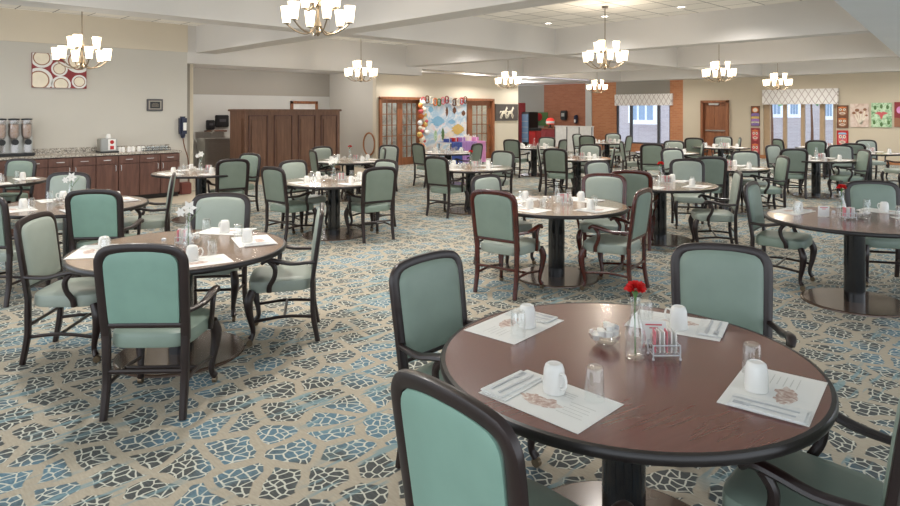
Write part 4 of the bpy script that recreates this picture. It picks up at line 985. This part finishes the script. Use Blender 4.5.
# place settings
def onT(t, dl, dd, z=0): l_, d_, _ = TC[t]; x, y = ld(l_+dl, d_+dd); return (x, y, TZ+.0008+z)
SET = {'T0': [((-.366, -.384), (.70, .71)), ((-.41, .386), (.76, -.65)), ((.36, .40), (-.5, -.86)), ((.452, -.334), (-.79, .61))]}
def rel(t, pts):
    out = []
    for px, py in pts:
        l, d = L(px, py); dl, dd = l-TC[t][0], d-TC[t][1]; out.append(((dl, dd), (-dl, -dd)))
    return out
SET['T1'] = rel('T1', [(254, 241), (226, 231.5), (197, 262), (95, 252)])
SET['T3'] = rel('T3', [(792, 211.5), (884, 211.5), (918, 221)])
for nm, (l_, d_), fin, flo, desc in TABLES:
    sets = SET.get(nm)
    if not sets:
        sets = []
        a0 = .78 if nm not in ('T1',) else .55
        for k in range(4):
            a_ = a0+k*pi/2+(.12 if nm in ('T3', 'T14') else 0); sets.append(((.50*cos(a_), .50*sin(a_)), (-cos(a_), -sin(a_))))
        if nm == 'T5': sets = sets[:]
    for (dl, dd), f in sets:
        n_ = hypot(*f); f = (f[0]/n_, f[1]/n_); r_ = (f[1], -f[0]); s = sector(dl, dd); rz = rot_of(*f)
        def loc(u, v, z=0): return onT(nm, dl+r_[0]*u+f[0]*v, dd+r_[1]*u+f[1]*v, z)
        place(MAT, mu, loc(0, 0), rz, 'white printed paper placemat, %s of the %s' % (s, desc), 'paper placemats')
        place(MUG, mug_used, loc(-.02, .055, .003), rz-.3, 'white upturned mug, %s of the %s' % (s, desc), 'upturned coffee mugs')
        place(GLS, gu, loc(.12, .10, .003), rz, 'clear upturned glass, %s of the %s' % (s, desc), 'upturned water glasses')
        if d_ < 13:
            place(NAP, nu_, loc(-.165, -.01, .003), rz, 'folded white napkin, %s of the %s' % (s, desc), 'folded napkins')
        if d_ < 8:
            place(FORK, fu, loc(-.185, -.005, .0115), rz, 'silver fork on napkin, %s of the %s' % (s, desc), 'forks on napkins')
            place(KNIFE, ku, loc(-.145, -.005, .0115), rz, 'silver knife on napkin, %s of the %s' % (s, desc), 'knives on napkins')
    # centre pieces
    if nm == 'T0': ctr = dict(v=(.045, -.01), b=(-.045, .14), c=(.165, -.005), k=(.165, .13), s=(.01, .17))
    elif nm == 'T1': ctr = dict(v=(.06, -.02), b=(.04, .12), c=(-.02, .10), k=(-.06, .2), s=(-.12, -.02))
    else: ctr = dict(v=(0, -.02), b=(-.14, .02), c=(.12, .03), k=(.08, .14), s=(-.05, .12))
    if nm == 'T3': ctr = dict(v=(-.06, .10), b=(.10, .03), c=(-.07, -.02), k=(-.22, .12), s=(-.18, .03))
    V_ = onT(nm, *ctr['v']); place(VASE, vu, V_, .3, 'clear glass bud vase on the %s' % desc, 'bud vases')
    if flo == 'red': place(FLR, fru, V_, .7, 'red carnation in the vase on the %s' % desc, 'red carnations')
    elif flo == 'lily': place(FLL, flu, V_, rot_of(0, 1), 'white lily in the vase on the %s' % desc, 'white lilies')
    place(BOWL, bu, onT(nm, *ctr['b']), 0, 'glass bowl of white creamer cups on the %s' % desc, 'creamer bowls')
    place(CAD, cau, onT(nm, *ctr['c']), rot_of(0, 1), 'caddy of sugar packets on the %s' % desc, 'condiment caddies')
    if d_ < 13: place(CARD, cdu, onT(nm, *ctr['k']), rot_of(.1, 1), 'small white card with red heading on the %s' % desc, 'menu cards')
    place(SHK, shu, onT(nm, *ctr['s']), 0, 'small glass shaker beside the vase on the %s' % desc, 'salt shakers')

# ------------------------------------------------------------------ world and light
W = bpy.data.worlds.new('world'); S.world = W; W.use_nodes = True
bg = W.node_tree.nodes.get('Background') or W.node_tree.nodes.new('ShaderNodeBackground')
bg.inputs[0].default_value = (.86, .93, 1, 1); bg.inputs[1].default_value = 2.0
S.view_settings.view_transform = 'Standard'; S.view_settings.exposure = .12; S.view_settings.look = 'None'
S.cycles.max_bounces = 8; S.cycles.diffuse_bounces = 4; S.cycles.transparent_max_bounces = 16; S.cycles.sample_clamp_indirect = 6
